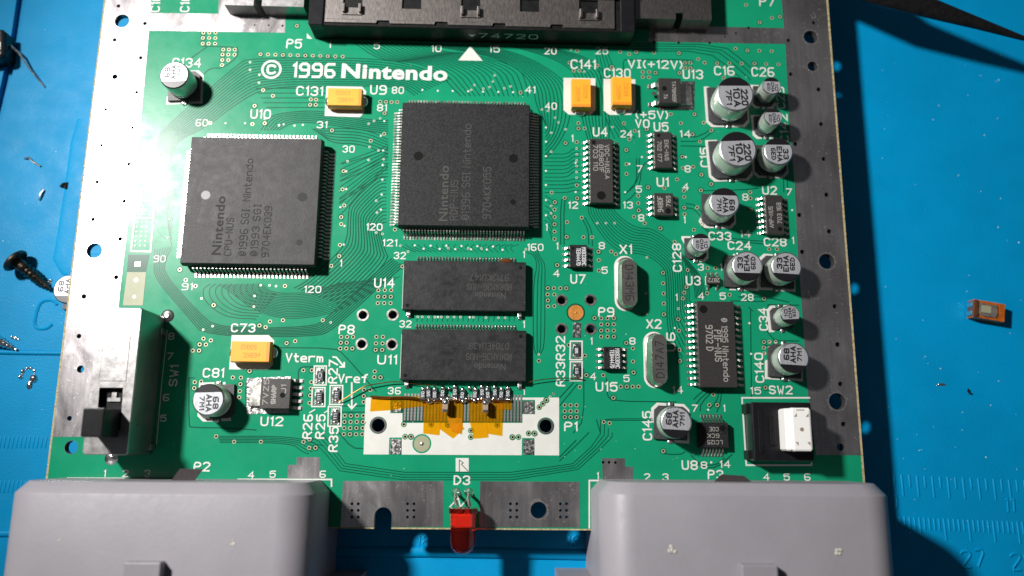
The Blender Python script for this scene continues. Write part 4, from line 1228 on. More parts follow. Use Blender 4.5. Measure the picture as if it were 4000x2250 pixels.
o = regulator(1020, 1477, 1131, 1598, 2.4, [(965, 1478), (1135, 1470), (1130, 1612), (964, 1618)], 'black voltage regulator with five thick leads beside the boxed resistors',
              (('7VZ5', -1.9, 0.3, 5.0, 0.95, 0.09), ('SHARP', -0.3, -0.2, 3.6, 0.8, 0.12), ('J1', 1.6, 0.9, 1.6, 0.9, 0.09)), 90, ([2.75 - 1.37 * i for i in range(5)], 0.62), -1)
dimple(o, 1.5, -0.3, 0.55, 2.4)
o = regulator(2570, 303, 2664, 405, 2.3, [(2660, 318), (2713, 318), (2711, 430), (2570, 430), (2570, 410), (2660, 410)], 'black voltage regulator with two thick leads beside the orange capacitors',
              (('TA78M05F', 0.9, -0.3, 4.9, 0.75, 0.07), ('7A', -1.0, -1.4, 1.0, 0.75, 0.07)), -90, ([1.9, -2.4], 0.85), 1)
dimple(o, -1.2, 0.5, 0.55, 2.3)
q = MB(); q.box(-0.8, 0.2, -0.35, 0.35, 0.8, 1.2); q.obj('cut_lead', 'lead', o, (-3.0, -0.2, 0))


# ================================================================== aluminium can capacitors
def can(px, py, dia, h, txt, flip, label, parent=board, z0=0.0, pads=True, foot=True, rot=None):
    """px,py: centre of the can's top in the photograph. flip: False = black sector away from the ports, True = towards them."""
    c = U(px, py, z0 + h)
    r = dia / 2
    n = 40
    zb = 0.9 if dia < 5 else 1.1
    m = MB()
    m.lathe([(r * 0.96, zb), (r, zb + 0.15), (r, zb + 0.55), (r * 0.965, zb + 0.7), (r * 0.965, zb + 0.95), (r, zb + 1.1), (r, h - 0.42), (r * 0.985, h - 0.2), (r * 0.94, h - 0.05), (r * 0.88, h)], n)
    o = m.obj('electrolytic_capacitor', 'aluminium', parent, (c.x, c.y, z0), 0, label, smooth=True)
    o.rotation_euler = (random.uniform(-0.02, 0.02), random.uniform(-0.02, 0.02), random.uniform(-0.06, 0.06))
    m = MB()
    m.lathe([(r * 1.004, zb + 1.12), (r * 1.006, h - 0.5), (r * 1.0, h - 0.42)], n, cap=False)
    m.obj('sleeve', 'sleeve', o, smooth=True)
    sg = -1 if flip else 1
    m = MB(); m.flat(circle(0, 0, r * 0.90, 40), h + 0.006); m.obj('top_face', 'can_top', o)
    # black sector of the top print
    ch = 0.46 * r
    a0 = math.asin(ch / (0.93 * r))
    seg = [(0.93 * r * math.cos(a), sg * 0.93 * r * math.sin(a), h + 0.012) for a in [a0 + (math.pi - 2 * a0) * k / 14 for k in range(15)]]
    outer = [(0.985 * r * math.cos(a), sg * 0.985 * r * math.sin(a), h - 0.19) for a in [a0 + (math.pi - 2 * a0) * k / 14 for k in range(15)]]
    m = MB(); m.flat([s[:2] for s in seg], h + 0.012)
    m.loft([seg, [(x * 1.006, y * 1.006, z) for x, y, z in outer]], cap=False, closed=False)
    m.obj('polarity_stripe', 'cap_stripe', o)
    # lettering
    m = MB()
    ls = txt.split('/')
    rot_ = math.radians(90 if flip else -90)
    sz = r * 0.46 if len(ls[0]) < 3 or True else r
    for i, s in enumerate(ls):
        off = (i - 1) * r * 0.42 * (1 if flip else -1)
        yy = (0.20 if flip else -0.20) * r
        L = {0: 0.78, 1: 0.92, 2: 0.72}[i] * r * (1.1 if len(s) > 2 else 0.88)
        text(m, s, off + 0.05 * r * (1 if flip else -1) * -1, yy, L, r * (0.29 if i < 2 else 0.25), rot_, r * (0.044 if i < 2 else 0.036), h + 0.014)
    m.obj('printed_marking', 'print_black', o)
    # moulded base with two cut corners, and its pads
    if foot:
        s = r + 0.25; cc = 0.95 if dia > 5 else 0.65
        cs = -sg
        lp = [(-s, -cs * s), (s, -cs * s), (s, cs * (s - cc)), (s - cc, cs * s), (-s + cc, cs * s), (-s, cs * (s - cc))]
        if cs < 0:
            lp = lp[::-1]
        m = MB(); m.frustum(lp, [(x * 0.99, y * 0.99) for x, y in lp], 0.08, zb * 0.75)
        m.lathe([(r * 0.99, zb * 0.7), (r * 0.95, zb + 0.02)], 24)
        m.obj('base', 'cap_base', o)
        m = MB()
        for sy in (-1, 1):
            m.box(-0.5, 0.5, min(sy * (s - 0.5), sy * (s + 0.75)), max(sy * (s - 0.5), sy * (s + 0.75)), 0.05, 0.28, 0.06)
            m.blob(0, sy * (s + 0.35), 0.05, 0.6, 0.55, 0.35)
        m.obj('terminal', 'tin_rough', o)
        if pads:
            t = s + 0.55; g = 0.85
            def half(sy):
                return [(-t, 0), (-t, sy * (t - (cc + 0.2 if sy * cs > 0 else 0))), (-t + (cc + 0.2 if sy * cs > 0 else 0.01), sy * t), (-g, sy * t), (-g, 0)]
            m = MB()
            for sy in (-1, 1):
                a = half(sy)
                m.flat(a, 0.034); m.flat([(-x, y) for x, y in a], 0.034)
            m.obj('footprint_print', 'silk', o)
    return o


for a in [
    (2872, 368, 8.1, 6.4, '220/10A/7F1', False, 'widest round aluminium capacitor marked 220, closest to the tinned crossbar'),
    (2882, 584, 8.1, 6.4, '220/10A/7F1', False, 'widest round aluminium capacitor marked 220, next to a capacitor marked 33'),
    (3014, 335, 4.05, 5.6, '10/CHA/6ID', False, 'slim round capacitor marked 10, closest to the tinned crossbar'),
    (3020, 455, 4.05, 5.6, '10/CHA/6ID', False, 'slim round capacitor marked 10, second from the tinned crossbar'),
    (3042, 592, 6.3, 5.7, '33/EHA/6ED', False, 'round aluminium capacitor marked 33 touching the widest capacitor'),
    (2832, 790, 6.4, 5.9, '68/AHA/7M1', False, 'round aluminium capacitor marked 68 beside the AMP-NUS chip'),
    (2741, 947, 4.05, 5.6, '10/CHA/6ID', False, 'slim round capacitor marked 10 beside the tiny five lead chip'),
    (2922, 1039, 6.35, 5.8, '33/EHA/6ED', True, 'round aluminium capacitor marked 33 with C24 printed above it'),
    (3073, 1041, 6.35, 5.8, '33/EHA/6ED', True, 'round aluminium capacitor marked 33 with C28 printed above it'),
    (3087, 1227, 4.0, 5.6, '10/CHA/6ID', True, 'slim round capacitor marked 10 at the label C34'),
    (3102, 1399, 6.3, 5.9, '68/AHA/7M1', True, 'round aluminium capacitor marked 68 above the white push button'),
    (2643, 1648, 6.3, 5.9, '68/AHA/7M1', True, 'round aluminium capacitor marked 68 beside the chip with end leads'),
    (811, 1562, 6.3, 5.9, '68/AHA/7M1', False, 'round aluminium capacitor marked 68 beside the five lead regulator'),
    (682, 293, 6.3, 5.9, '68/AHA/7M1', True, 'round aluminium capacitor with glaring top beside the bright tinned strip'),
]:
    can(*a)


# ================================================================== orange tantalum capacitors
def tantalum(x0, y0, x1, y1, label, rot, band, z=2.75):
    p, r = U(x0, y0, z), U(x1, y1, z)
    cx, cy = (p.x + r.x) / 2, (p.y + r.y) / 2
    hx, hy = (r.x - p.x) / 2, (p.y - r.y) / 2
    o = MB()
    def rg(i, zz):
        return [(-hx + i, -hy + i, zz), (hx - i, -hy + i, zz), (hx - i, hy - i, zz), (-hx + i, hy - i, zz)]
    o.loft([rg(0.12, 0.25), rg(-0.02, 1.3), rg(0.10, z - 0.04), rg(0.15, z)])
    o = o.obj('tantalum_capacitor', 'tantalum', board, (cx, cy, 0), 0, label)
    bx = {'e': (hx - 0.75, hx - 0.12, -hy + 0.13, hy - 0.13), 's': (-hx + 0.13, hx - 0.13, -hy + 0.12, -hy + 0.75)}[band]
    q = MB(); q.box(bx[0], bx[1], bx[2], bx[3], z, z + 0.012); q.obj('polarity_band', 'tantalum_band', o)
    horizontal = hx > hy
    q = MB()
    R_ = math.radians(rot)
    c, s_ = math.cos(R_), math.sin(R_)
    for s, u, v, L in (('^686C', -0.3, 0.75, 3.4), ('60002', 0.4, -0.9, 3.0)):
        text(q, s, u * c - v * s_, u * s_ + v * c, L, 0.9, R_, 0.05, z + 0.015)
    q.obj('printed_marking', 'print_brown', o)
    for e in (-1, 1):
        q = MB()
        if horizontal:
            q.blob(e * (hx + 0.1), 0, 0.03, 0.95, 1.25, 0.95, 12, 6)
        else:
            q.blob(0, e * (hy + 0.1), 0.03, 1.25, 0.95, 0.95, 12, 6)
        q.obj('solder_joint', 'solder', o, smooth=True)
    return o


tantalum(1280, 342, 1412, 414, 'orange block capacitor lying beside the copyright print', 180, 'e')
tantalum(2232, 306, 2310, 420, 'orange block capacitor standing beside the label C141', 90, 's')
tantalum(2389, 299, 2470, 412, 'orange block capacitor beside the black regulator', 90, 's')
tantalum(903, 1331, 1052, 1415, 'orange block capacitor near the slide switch and label C73', 180, 'e')


# ================================================================== chip resistors
def resistor(px, py, rz, label, s='', L=2.0, W=1.25, H=0.5, z0=0.05, joint=True):
    c = U(px, py, z0 + H)
    q = MB(); q.box(-W / 2, W / 2, -L / 2 + 0.3, L / 2 - 0.3, 0, H - 0.02); 
    o = q.obj('chip_resistor', 'resistor_black', board, (c.x, c.y, z0), rz, label)
    for e in (-1, 1):
        q = MB(); q.box(-W / 2 - 0.01, W / 2 + 0.01, min(e * L / 2, e * (L / 2 - 0.35)), max(e * L / 2, e * (L / 2 - 0.35)), -0.01, H, 0.05)
        if joint:
            q.blob(0, e * (L / 2 + 0.1), -0.03, W * 0.5, 0.45, H * 0.9)
        q.obj('end_cap', 'solder', o)
    if s:
        q = MB(); text(q, s, 0, 0, 1.05, 0.55, math.pi / 2, 0.05, H); q.obj('printed_marking', 'print_white', o)
    return o


for x, y, s, lb in ((1250, 1467, '0', 'boxed chip resistor next to the arrowed label Vterm'), (1246, 1551, '111', 'boxed chip resistor beside the regulator leads, above label R26'),
                    (1314, 1543, '111', 'boxed chip resistor with the copper wire soldered to it near Vref'), (1309, 1627, '111', 'boxed chip resistor above the label R35'),
                    (2252, 1370, '1500', 'boxed chip resistor beside the label R32'), (2253, 1449, '511', 'boxed chip resistor beside the label R33 with a wire tail')):
    resistor(x, y, random.uniform(-0.05, 0.05), lb, s)
    c = U(x, y); q = MB(); q.box(-0.85, 0.85, -1.65, 1.65, 0, 0.05); q.obj('pad', 'tin_rough', board, (c.x, c.y, 0.015))
# the hand-soldered row below the lower memory chip
jr = random.Random(11)
for i, (zx, zy) in enumerate([(770, 265), (838, 255), (912, 268), (1007, 252), (1155, 238), (1243, 275), (1395, 268), (1480, 240), (1550, 272), (1635, 242), (1710, 268), (1790, 255)]):
    resistor(1400 + zx / 3.067, 1450 + zy / 3.067 + 4, jr.uniform(-0.1, 0.1), 'tiny hand-soldered 510 resistor in the row along the lower memory chip', '510', 2.15, 0.95, 0.5, 0.35 + jr.uniform(0, 0.15))
q = MB()
for i in range(30):
    zx = 740 + i * 37
    p = U(1400 + zx / 3.067, 1450 + (340 + jr.uniform(-10, 18)) / 3.067, 0.3)
    q.blob(p.x, p.y, 0.05, jr.uniform(0.5, 0.95), jr.uniform(0.4, 0.7), jr.uniform(0.5, 1.0), 10, 5)
for i in range(13):
    zx = [770, 838, 912, 1007, 1085, 1155, 1243, 1330, 1395, 1480, 1550, 1635, 1790][i]
    p = U(1400 + zx / 3.067, 1450 + (205 + jr.uniform(-15, 20)) / 3.067, 0.3)
    q.blob(p.x, p.y, 0.05, jr.uniform(0.3, 0.5), jr.uniform(0.35, 0.6), jr.uniform(0.4, 0.8), 10, 5)
q.obj('solder_seam', 'solder', board, label='lumpy bright solder seam joining the row of tiny resistors', smooth=True)
for x, y in ((1400 + 1040 / 3.067, 1450 + 425 / 3.067), (1400 + 1522 / 3.067, 1450 + 432 / 3.067)):
    c = U(x, y, 2.2)
    q = MB(); q.box(-0.55, 0.55, -0.55, 0.6, 0, 0.95, 0.08)
    o = q.obj('ceramic_capacitor', 'ceramic', board, (c.x, c.y, 1.25), jr.uniform(-.05, .05), 'brown ceramic capacitor bridged from the solder seam over the tape')
    for e in (-1, 1):
        q = MB(); q.box(-0.58, 0.58, *(sorted((e * 0.5, e * 1.1))), -0.03, 0.98, 0.12)
        if e > 0:
            q.blob(0, 0.9, 0.3, 0.8, 0.7, 0.9, 12, 6); q.box(-0.4, 0.4, 0.6, 1.1, -1.0, 0.2)
        q.obj('end_cap', 'solder', o)
# yellow tape
for i, (pts, mt) in enumerate((
        ([(150, 332), (420, 300), (760, 300), (815, 415), (390, 465), (140, 482)], 'kapton'),
        ([(790, 345), (1005, 345), (985, 560), (970, 765), (775, 745)], 'kapton'),
        ([(985, 350), (1255, 360), (1248, 660), (1268, 685), (1130, 805), (970, 690)], 'kapton'),
        ([(1065, 560), (1245, 560), (1236, 752), (1110, 718)], 'kapton_double'),
        ([(1322, 350), (1500, 350), (1555, 790), (1380, 805), (1332, 600)], 'kapton'),
        ([(1515, 352), (1735, 360), (1718, 772), (1542, 745)], 'kapton'),
        ([(1600, 325), (1835, 325), (1830, 462), (1690, 455)], 'kapton'))):
    lp = [tuple(U(1400 + x / 3.067, 1450 + y / 3.067)) for x, y in pts]
    q = MB(); sheet(q, [lp], [], 0.11 + i * 0.022, 0.118 + i * 0.022)
    q.obj('tape_piece', mt, board, label=['strip of amber tape under the thick copper bus wire', 'amber tape piece with a ragged end', 'amber tape piece ending in a point', 'darker doubled amber tape scrap', 'long amber tape piece leaning towards the twin holes', 'short squared amber tape piece beside the leaning one', 'small amber tape piece under the last resistors'][i])


def wire(pts, r, label, mat_='copper_wire', name='jumper_wire', sm=2):
    q = [tuple(U(x, y, z)) + (z,) for x, y, z in pts]
    for _ in range(sm):
        n = [q[0]]
        for a, b in zip(q, q[1:]):
            n.append(tuple(a[k] * .75 + b[k] * .25 for k in range(3))); n.append(tuple(a[k] * .25 + b[k] * .75 for k in range(3)))
        n.append(q[-1]); q = n
    m = MB(); m.tube(q, r, 8)
    return m.obj(name, mat_, board, label=label, smooth=True)


wire([(1322, 1568, 0.6), (1340, 1562, 0.7), (1385, 1532, 1.0), (1430, 1505, 1.1), (1470, 1500, 0.9), (1520, 1491, 0.9), (1575, 1492, 0.7)], 0.11, 'thin copper wire from a boxed resistor to the lower memory chip')
wire([(1600, 1498, 0.8), (1680, 1504, 0.9), (1730, 1510, 0.9), (1755, 1525, 0.6)], 0.07, 'hair-thin copper wire running under the edge of the lower memory chip')
wire([(1447, 1549, 0.5), (1500, 1553, 0.5), (1560, 1551, 0.6), (1610, 1553, 0.7), (1645, 1562, 0.7), (1680, 1565, 0.6), (1760, 1566, 0.6), (1850, 1562, 0.6), (1940, 1566, 0.6), (1995, 1564, 0.5)], 0.26, 'thick copper bus wire lying across the amber tape')
wire([(2062, 1494, 0.8), (2100, 1484, 1.0), (2170, 1477, 0.9), (2240, 1477, 0.6), (2285, 1484, 0.2)], 0.09, 'thin copper wire from the memory chip to the R33 resistor')


# ================================================================== crystals
def crystal(x0, y0, x1, y1, zt, tx0, ty0, tx1, ty1, s, rot, label):
    """x0..y1 flange at the board, tx0..ty1 top face, pixels."""
    def stad(x0, y0, x1, y1, z, n=10):
        p, r = U(x0, y0, z), U(x1, y1, z)
        cx, w = (p.x + r.x) / 2, abs(r.x - p.x) / 2
        ya, yb = p.y - w, r.y + w
        return [(cx + w * math.cos(a), ya + w * math.sin(a), z) for a in [math.pi * k / n for k in range(n + 1)]] + [(cx + w * math.cos(a), yb + w * math.sin(a), z) for a in [math.pi + math.pi * k / n for k in range(n + 1)]]
    def lerp(a, b, t):
        return [tuple(u + (v - u) * t for u, v in zip(p, q)) for p, q in zip(a, b)]
    A = stad(x0, y0, x1, y1, 0.25); C0 = U((x0 + x1) / 2, (y0 + y1) / 2)
    def inset(r, d, z):
        cx = sum(p[0] for p in r) / len(r); cy = sum(p[1] for p in r) / len(r)
        out = []
        for x, y, _ in r:
            yy = max(min(y, cy + 2.9), cy - 2.9) if False else y
            dx, dy = x - cx, y - cy
            L = math.hypot(dx, dy); out.append((x - dx / L * d, y - dy / L * d, z))
        return out
    T = stad(tx0, ty0, tx1, ty1, zt)
    base = lerp(A, T, 0.0)
    m = MB()
    inn = [(x * 0.9 + C0.x * 0.1, y * 0.955 + C0.y * 0.045, 0.75) for x, y, z in A]
    grow = [(t[0] + (t[0] - C0.x) * 0.10, t[1] + (t[1] - C0.y) * 0.035, zt - 0.45) for t in T]
    m.loft([A, [(x, y, 0.62) for x, y, z in A], inn, grow, [(t[0] + (t[0] - C0.x) * 0.04, t[1] + (t[1] - C0.y) * 0.015, zt - 0.1) for t in T], T])
    m.v = [(x - C0.x, y - C0.y, z) for x, y, z in m.v]
    o = m.obj('quartz_crystal', 'nickel', board, (C0.x, C0.y, 0), 0, label, smooth=True)
    tc = U((tx0 + tx1) / 2, (ty0 + ty1) / 2, zt)
    m = MB(); text(m, s, tc.x - C0.x, tc.y - C0.y, 7.4, 1.6, math.radians(rot), 0.085, zt + 0.012); m.obj('printed_marking', 'print_black', o)
    m = MB(); g = stad(x0 - 7, y0 - 7, x1 - 2, y1 + 5, 0.03); m.flat([(x - C0.x, y - C0.y) for x, y, z in g], 0.034); m.obj('footprint_print', 'silk', o)


crystal(2405, 1006, 2488, 1211, 3.4, 2428, 1012, 2490, 1196, 'D143M6', -90, 'oblong metal crystal can marked D143M6')
crystal(2518, 1302, 2604, 1512, 3.4, 2546, 1306, 2608, 1500, 'D147A7', 90, 'oblong metal crystal can marked D147A7')

# ================================================================== slide switch
zt = 11.0
tl, tr_, br, bl = U(382, 1199, zt), U(546, 1203, zt), U(506, 1777, zt), U(324, 1777, zt)
x0, x1 = (tl.x + bl.x) / 2, (tr_.x + br.x) / 2
y1, y0 = (tl.y + tr_.y) / 2, (bl.y + br.y) / 2
cx, cy = (x0 + x1) / 2, (y0 + y1) / 2
hw, hl = (x1 - x0) / 2, (y1 - y0) / 2
wn = [U(x, y, zt) for x, y in ((388, 1514), (481, 1514), (470, 1680), (376, 1680))]
win = [(p.x - cx, p.y - cy) for p in wn]
m = MB()
lp = [(-hw + .3, -hl), (hw - .3, -hl), (hw, -hl + .3), (hw, hl - .3), (hw - .3, hl), (-hw + .3, hl), (-hw, hl - .3), (-hw, -hl + .3)]
sheet(m, [[(x * 0.975, y * 0.99) for x, y in lp]], [win], zt - 0.4, zt)
m.loft([[(x, y, 0.3) for x, y in lp], [(x, y, zt - 0.35) for x, y in lp], [(x * 0.99, y * 0.996, zt - 0.1) for x, y in lp], [(x * 0.975, y * 0.99, zt - 0.004) for x, y in lp]], cap=False)
sw = m.obj('slide_switch', 'steel_switch', board, (cx, cy, 0), 0, 'tall scratched metal slide switch standing on the tinned strip')
m = MB(); m.box(-hw + .4, hw - .4, -hl + .4, hl - .4, 0.2, zt - 1.6); m.obj('inner_body', 'black_plastic', sw)
m = MB(); m.box(-hw * 0.62, hw * 0.62, -hl * 0.02, hl * 0.88, zt - 0.05, zt + 0.07, 0.1); m.obj('raised_panel', 'steel_switch', sw)
kb = [U(x, y, zt) for x, y in ((392, 1604), (466, 1604), (462, 1704), (384, 1704))]
kx = sum(p.x for p in kb) / 4 - cx; ky = sum(p.y for p in kb) / 4 - cy
m = MB(); m.box(kx - 2.0, kx + 1.9, ky - 2.6, ky + 2.6, zt - 1.5, zt + 6.2, 0.25); m.obj('slider_knob', 'black_plastic', sw, label='black plastic slider knob')
m = MB(); m.box(win[0][0] + 1.2, win[0][0] + 3.6, win[0][1] - 2.5, win[0][1] - 1.8, zt - 1.6, zt - 1.2); m.box(win[0][0] + 1.9, win[0][0] + 2.8, win[0][1] - 1.8, win[0][1] - 0.8, zt - 1.6, zt - 1.2)
m.obj('contact_plate', 'steel_switch', sw)
for sx, yy in ((hw, hl - 3.2), (hw, -hl + 1.5)):
    m = MB(); m.box(sx - 0.1, sx + 0.5, yy - 0.6, yy + 0.6, 0.0, 2.2, 0.1)
    m.obj('mounting_tab', 'steel_switch', sw)
for x, y in ((655, 1234), (435, 1790)):
    p = U(x, y); q = MB(); q.lathe([(1.35, 0.03), (1.25, 0.1), (0.9, 0.2), (0.5, 0.32), (0.45, 0.6)], 16); q.obj('solder_joint', 'solder', sw, (p.x - cx, p.y - cy, 0), smooth=True)

# ================================================================== reset push button
zh = 4.6
p, r = U(2934, 1570, zh), U(3183, 1802, zh)
x0, x1, y1, y0 = p.x, r.x, p.y, r.y
cx, cy = (x0 + x1) / 2, (y0 + y1) / 2
hw, hl = (x1 - x0) / 2, (y1 - y0) / 2
m = MB(); m.box(-hw, hw, -hl, hl, 0.1, zh, 0.3)
m.box(-hw - 0.6, -hw + 0.1, hl - 2.2, hl - 0.2, 0.1, 2.6, 0.15); m.box(-hw - 0.6, -hw + 0.1, -hl + 0.2, -hl + 2.0, 0.1, 2.6, 0.15)
m.box(-hw + 3.4, -hw + 4.6, -hl + 3.0, hl - 3.0, zh - 0.05, zh + 0.35, 0.1)
m.box(-hw + 1.2, -hw + 1.9, -hl + 1.5, hl - 1.5, zh - 0.05, zh + 0.18, 0.08)
rs = m.obj('reset_switch', 'black_plastic', board, (cx, cy, 0), 0, 'glossy black push switch with a white plunger')
zb = 9.0
p, r = U(3088, 1592, zb), U(3178, 1764, zb)
ax, bx, by, ay = p.x - cx, r.x - cx, p.y - cy, r.y - cy
ymid = (ay + by) / 2
m = MB()
m.box(ax, bx, ay, by, zh - 0.3, zb, 0.4)
m.box(ax - 0.9, ax + 0.2, ay + 0.1, by - 0.1, zh - 0.2, zb - 0.8, 0.3)
m.obj('plunger', 'white_plastic', rs, label='white square plunger with small triangular dents')
m = MB()
mx_ = (ax + bx) / 2
for sx in (-1, 1):
    for sy in (-1, 1):
        px_, py_ = mx_ + sx * 1.15, ymid + sy * 2.75
        m.flat([(px_ - 0.28, py_ - 0.35 * sy), (px_ + 0.32, py_ - 0.35 * sy), (px_ + 0.32, py_ + 0.4 * sy)], zb + 0.012)
m.flat(circle(mx_, ymid, 0.4, 14), zb + 0.012)
m.box(mx_ - 0.9, mx_ + 0.7, by - 0.55, by - 0.35, zb - 0.3, zb + 0.012)
m.obj('dent', 'ceramic', rs)

# ================================================================== light-emitting diode
zl = 3.4
a, b = U(1810, 1984, zl), U(1810, 2166, zl)
R5 = 2.45
cx = a.x
m = MB()
def yring(y, r, n=28, flat=False):
    return [(r * math.cos(2 * math.pi * k / n), y, r * math.sin(2 * math.pi * k / n)) for k in range(n)]
ln = a.y - b.y
prof = [(0, 2.85), (-0.95, 2.85), (-1.0, 2.5), (-ln + R5, 2.42)] + [(-ln + R5 - R5 * math.sin(t), max(0.02, 2.42 * math.cos(t))) for t in [math.pi / 2 * k / 7 for k in range(1, 8)]]
m.loft([yring(y, r) for y, r in prof])
led = m.obj('light_emitting_diode', 'red_epoxy', board, (cx, a.y, zl), 0, 'clear red domed diode bent over the front edge of the board', smooth=True)
m = MB(); m.box(-1.45, 1.45, -3.7, -1.0, -1.0, 0.5, 0.4); m.obj('brightening_block', 'white_plastic', led)  # white block added inside the lens to brighten its red upper half
m = MB(); m.box(-1.15, -0.15, -3.4, 0.2, -0.25, 0.25); m.box(0.2, 0.9, -2.9, 0.2, -0.25, 0.25); m.obj('lead_frame', 'lead', led)
for x, px_ in ((1782, -1), (1832, 1)):
    h = U(x, 1924)
    m = MB(); m.tube([(px_ * 1.27, 0.3, 0), (h.x - cx, h.y - a.y - 1.2, 0), (h.x - cx, h.y - a.y - 0.3, -0.8), (h.x - cx, h.y - a.y, -zl - 0.2)], 0.32, 8)
    m.obj('lead', 'lead', led, smooth=True)
    m = MB(); m.lathe([(0.95, 0.03), (0.85, 0.12), (0.45, 0.8), (0.3, 1.1)], 16); m.obj('solder_joint', 'solder', led, (h.x - cx, h.y - a.y, -zl), smooth=True)

# ================================================================== cartridge connector
def box_px(m, x0, x1, yfront, yback, z0, z1, bev=0.0):
    m.box(x0, x1, yfront, yback, z0, z1, bev)


fl, fr = U(1228, 152), U(2462, 170)
yf = fl.y
X0, X1 = fl.x, fr.x
zc = 6.0
m = MB(); m.box(0, X1 - X0, 0, 40, 0.0, zc, 0.25)
cc = m.obj('cartridge_connector', 'black_plastic_dusty', board, (X0, yf, 0), -0.004, 'long black cartridge connector with a slotted metal cover')
mx0, mx1 = U(1268, 115, zc).x - X0, U(2400, 130, zc).x - X0
W = mx1 - mx0
cells = 5
m = MB()
holes = []
hx = [(1375 + 119 * 1.0 * i) for i in range(0)]
for px_ in (1378, 1608, 1838, 2068, 2298):
    h = U(px_, 30, zc).x - X0
    holes.append([(h - 2.1, 4.1), (h + 2.1, 4.1), (h + 2.1, 9.5), (h - 2.1, 9.5)])
out = [(mx0, 0.6)]
n = 5
for i in range(n):
    e = mx0 + W * (i + 1) / n
    if i < n - 1:
        out += [(e - 1.5, 0.6), (e - 1.3, 1.25), (e + 1.3, 1.25), (e + 1.5, 0.6)]
out += [(mx1, 0.6), (mx1, 39), (mx0, 39)]
sheet(m, [out], holes, zc - 0.1, zc + 0.45)
m.box(mx0, mx1, 9.6, 39, zc + 0.4, zc + 5.5, 0.3)
m.loft([[(x, y, zz) for x, y, zz in ((mx0, 7.2, zc + 0.4), (mx1, 7.2, zc + 0.4), (mx1, 9.7, zc + 4.5), (mx0, 9.7, zc + 4.5))], [(x, y, zz) for x, y, zz in ((mx0, 7.6, zc + 0.4), (mx1, 7.6, zc + 0.4), (mx1, 9.9, zc + 4.0), (mx0, 9.9, zc + 4.0))]])
m.obj('metal_cover', 'shield', cc, label='brushed metal cover with square windows')
for i in range(n):
    e0, e1 = mx0 + W * i / n + (1.6 if i else 0.2), mx0 + W * (i + 1) / n - (1.6 if i < n - 1 else 0.2)
    m = MB(); m.add([(e0, 0.55, zc + 0.05), (e1, 0.55, zc + 0.05), (e1, 1.35, zc + 0.5), (e0, 1.35, zc + 0.5)], [(0, 1, 2, 3)])
    m.obj('lit_front_lip', 'lead', cc)  # brighter metal paints the light along the cover's front fold
for i, px_ in enumerate((1378, 1838, 2298)):
    h = U(px_, 30, zc).x - X0
    m = MB()
    for sx in (-1, 1):
        m.box(h + sx * 1.75 - 0.3, h + sx * 1.75 + 0.3, 2.6, 4.6, zc + 0.45, zc + 1.5, 0.1)
    m.box(h - 2.1, h + 2.1, 2.3, 2.7, zc + 0.42, zc + 0.75)
    m.obj('hook', 'shield', cc)
for e, xx in ((-1, -0.02), (1, X1 - X0 - 3.2)):
    m = MB(); m.box(xx, xx + 3.2, -0.05, 12, zc - 2.0, zc + 0.35, 0.2); m.obj('end_block', 'black_plastic', cc)
q = MB()
st, Wd = glyphs('74720')
for k_, (gq, cl) in enumerate(st):
    pts = [(U(1985, 150).x - X0 + (x - Wd / 2) * 0.46, 3.2 + (y - 3) * 0.30) for x, y in gq]
    tmp = MB(); ribbon(tmp, pts, 0.10, 0, cl)
    q.add([(x, -0.02 - 0.004 * (k_ % 5), y) for x, y, z in tmp.v], tmp.f)
hx_ = U(1846, 150).x - X0
q.add([(hx_ - 0.9, -0.03, 3.6), (hx_ + 0.9, -0.03, 3.6), (hx_, -0.03, 2.6)], [(0, 1, 2)])
q.obj('moulded_number', 'print_white', cc)

# raised metal brackets either side
for lab, px0, px1, pyt, pyb, z, gap in (('bright metal bracket beside the cartridge connector over the bright tinned crossbar', 876, 1186, 22, 56, 4.2, (990, 1022)),
                                        ('dark metal bracket beside the cartridge connector over the dull tinned crossbar', 2482, 2780, 74, 110, 4.6, (2640, 2668))):
    p0, p1 = U(px0, pyt, z), U(px1, pyt, z)
    yb = (p0.y + p1.y) / 2
    w = p1.x - p0.x
    g0, g1 = U(gap[0], pyt, z).x - p0.x, U(gap[1], pyt, z).x - p0.x
    m = MB()
    sheet(m, [[(0, 0), (g0, 0), (g0, 1.6), (g1, 1.6), (g1, 0), (w, 0), (w, 22), (0, 22)]], [], z - 0.4, z, bottom=True)
    m.box(0, g0, 0.002, 0.4, 0.05, z - 0.4); m.box(g1, w, 0.002, 0.4, 0.05, z - 0.4)
    m.obj('metal_bracket', 'steel_switch' if px0 < 1000 else 'shield', board, (p0.x, yb, 0), -0.006, lab)


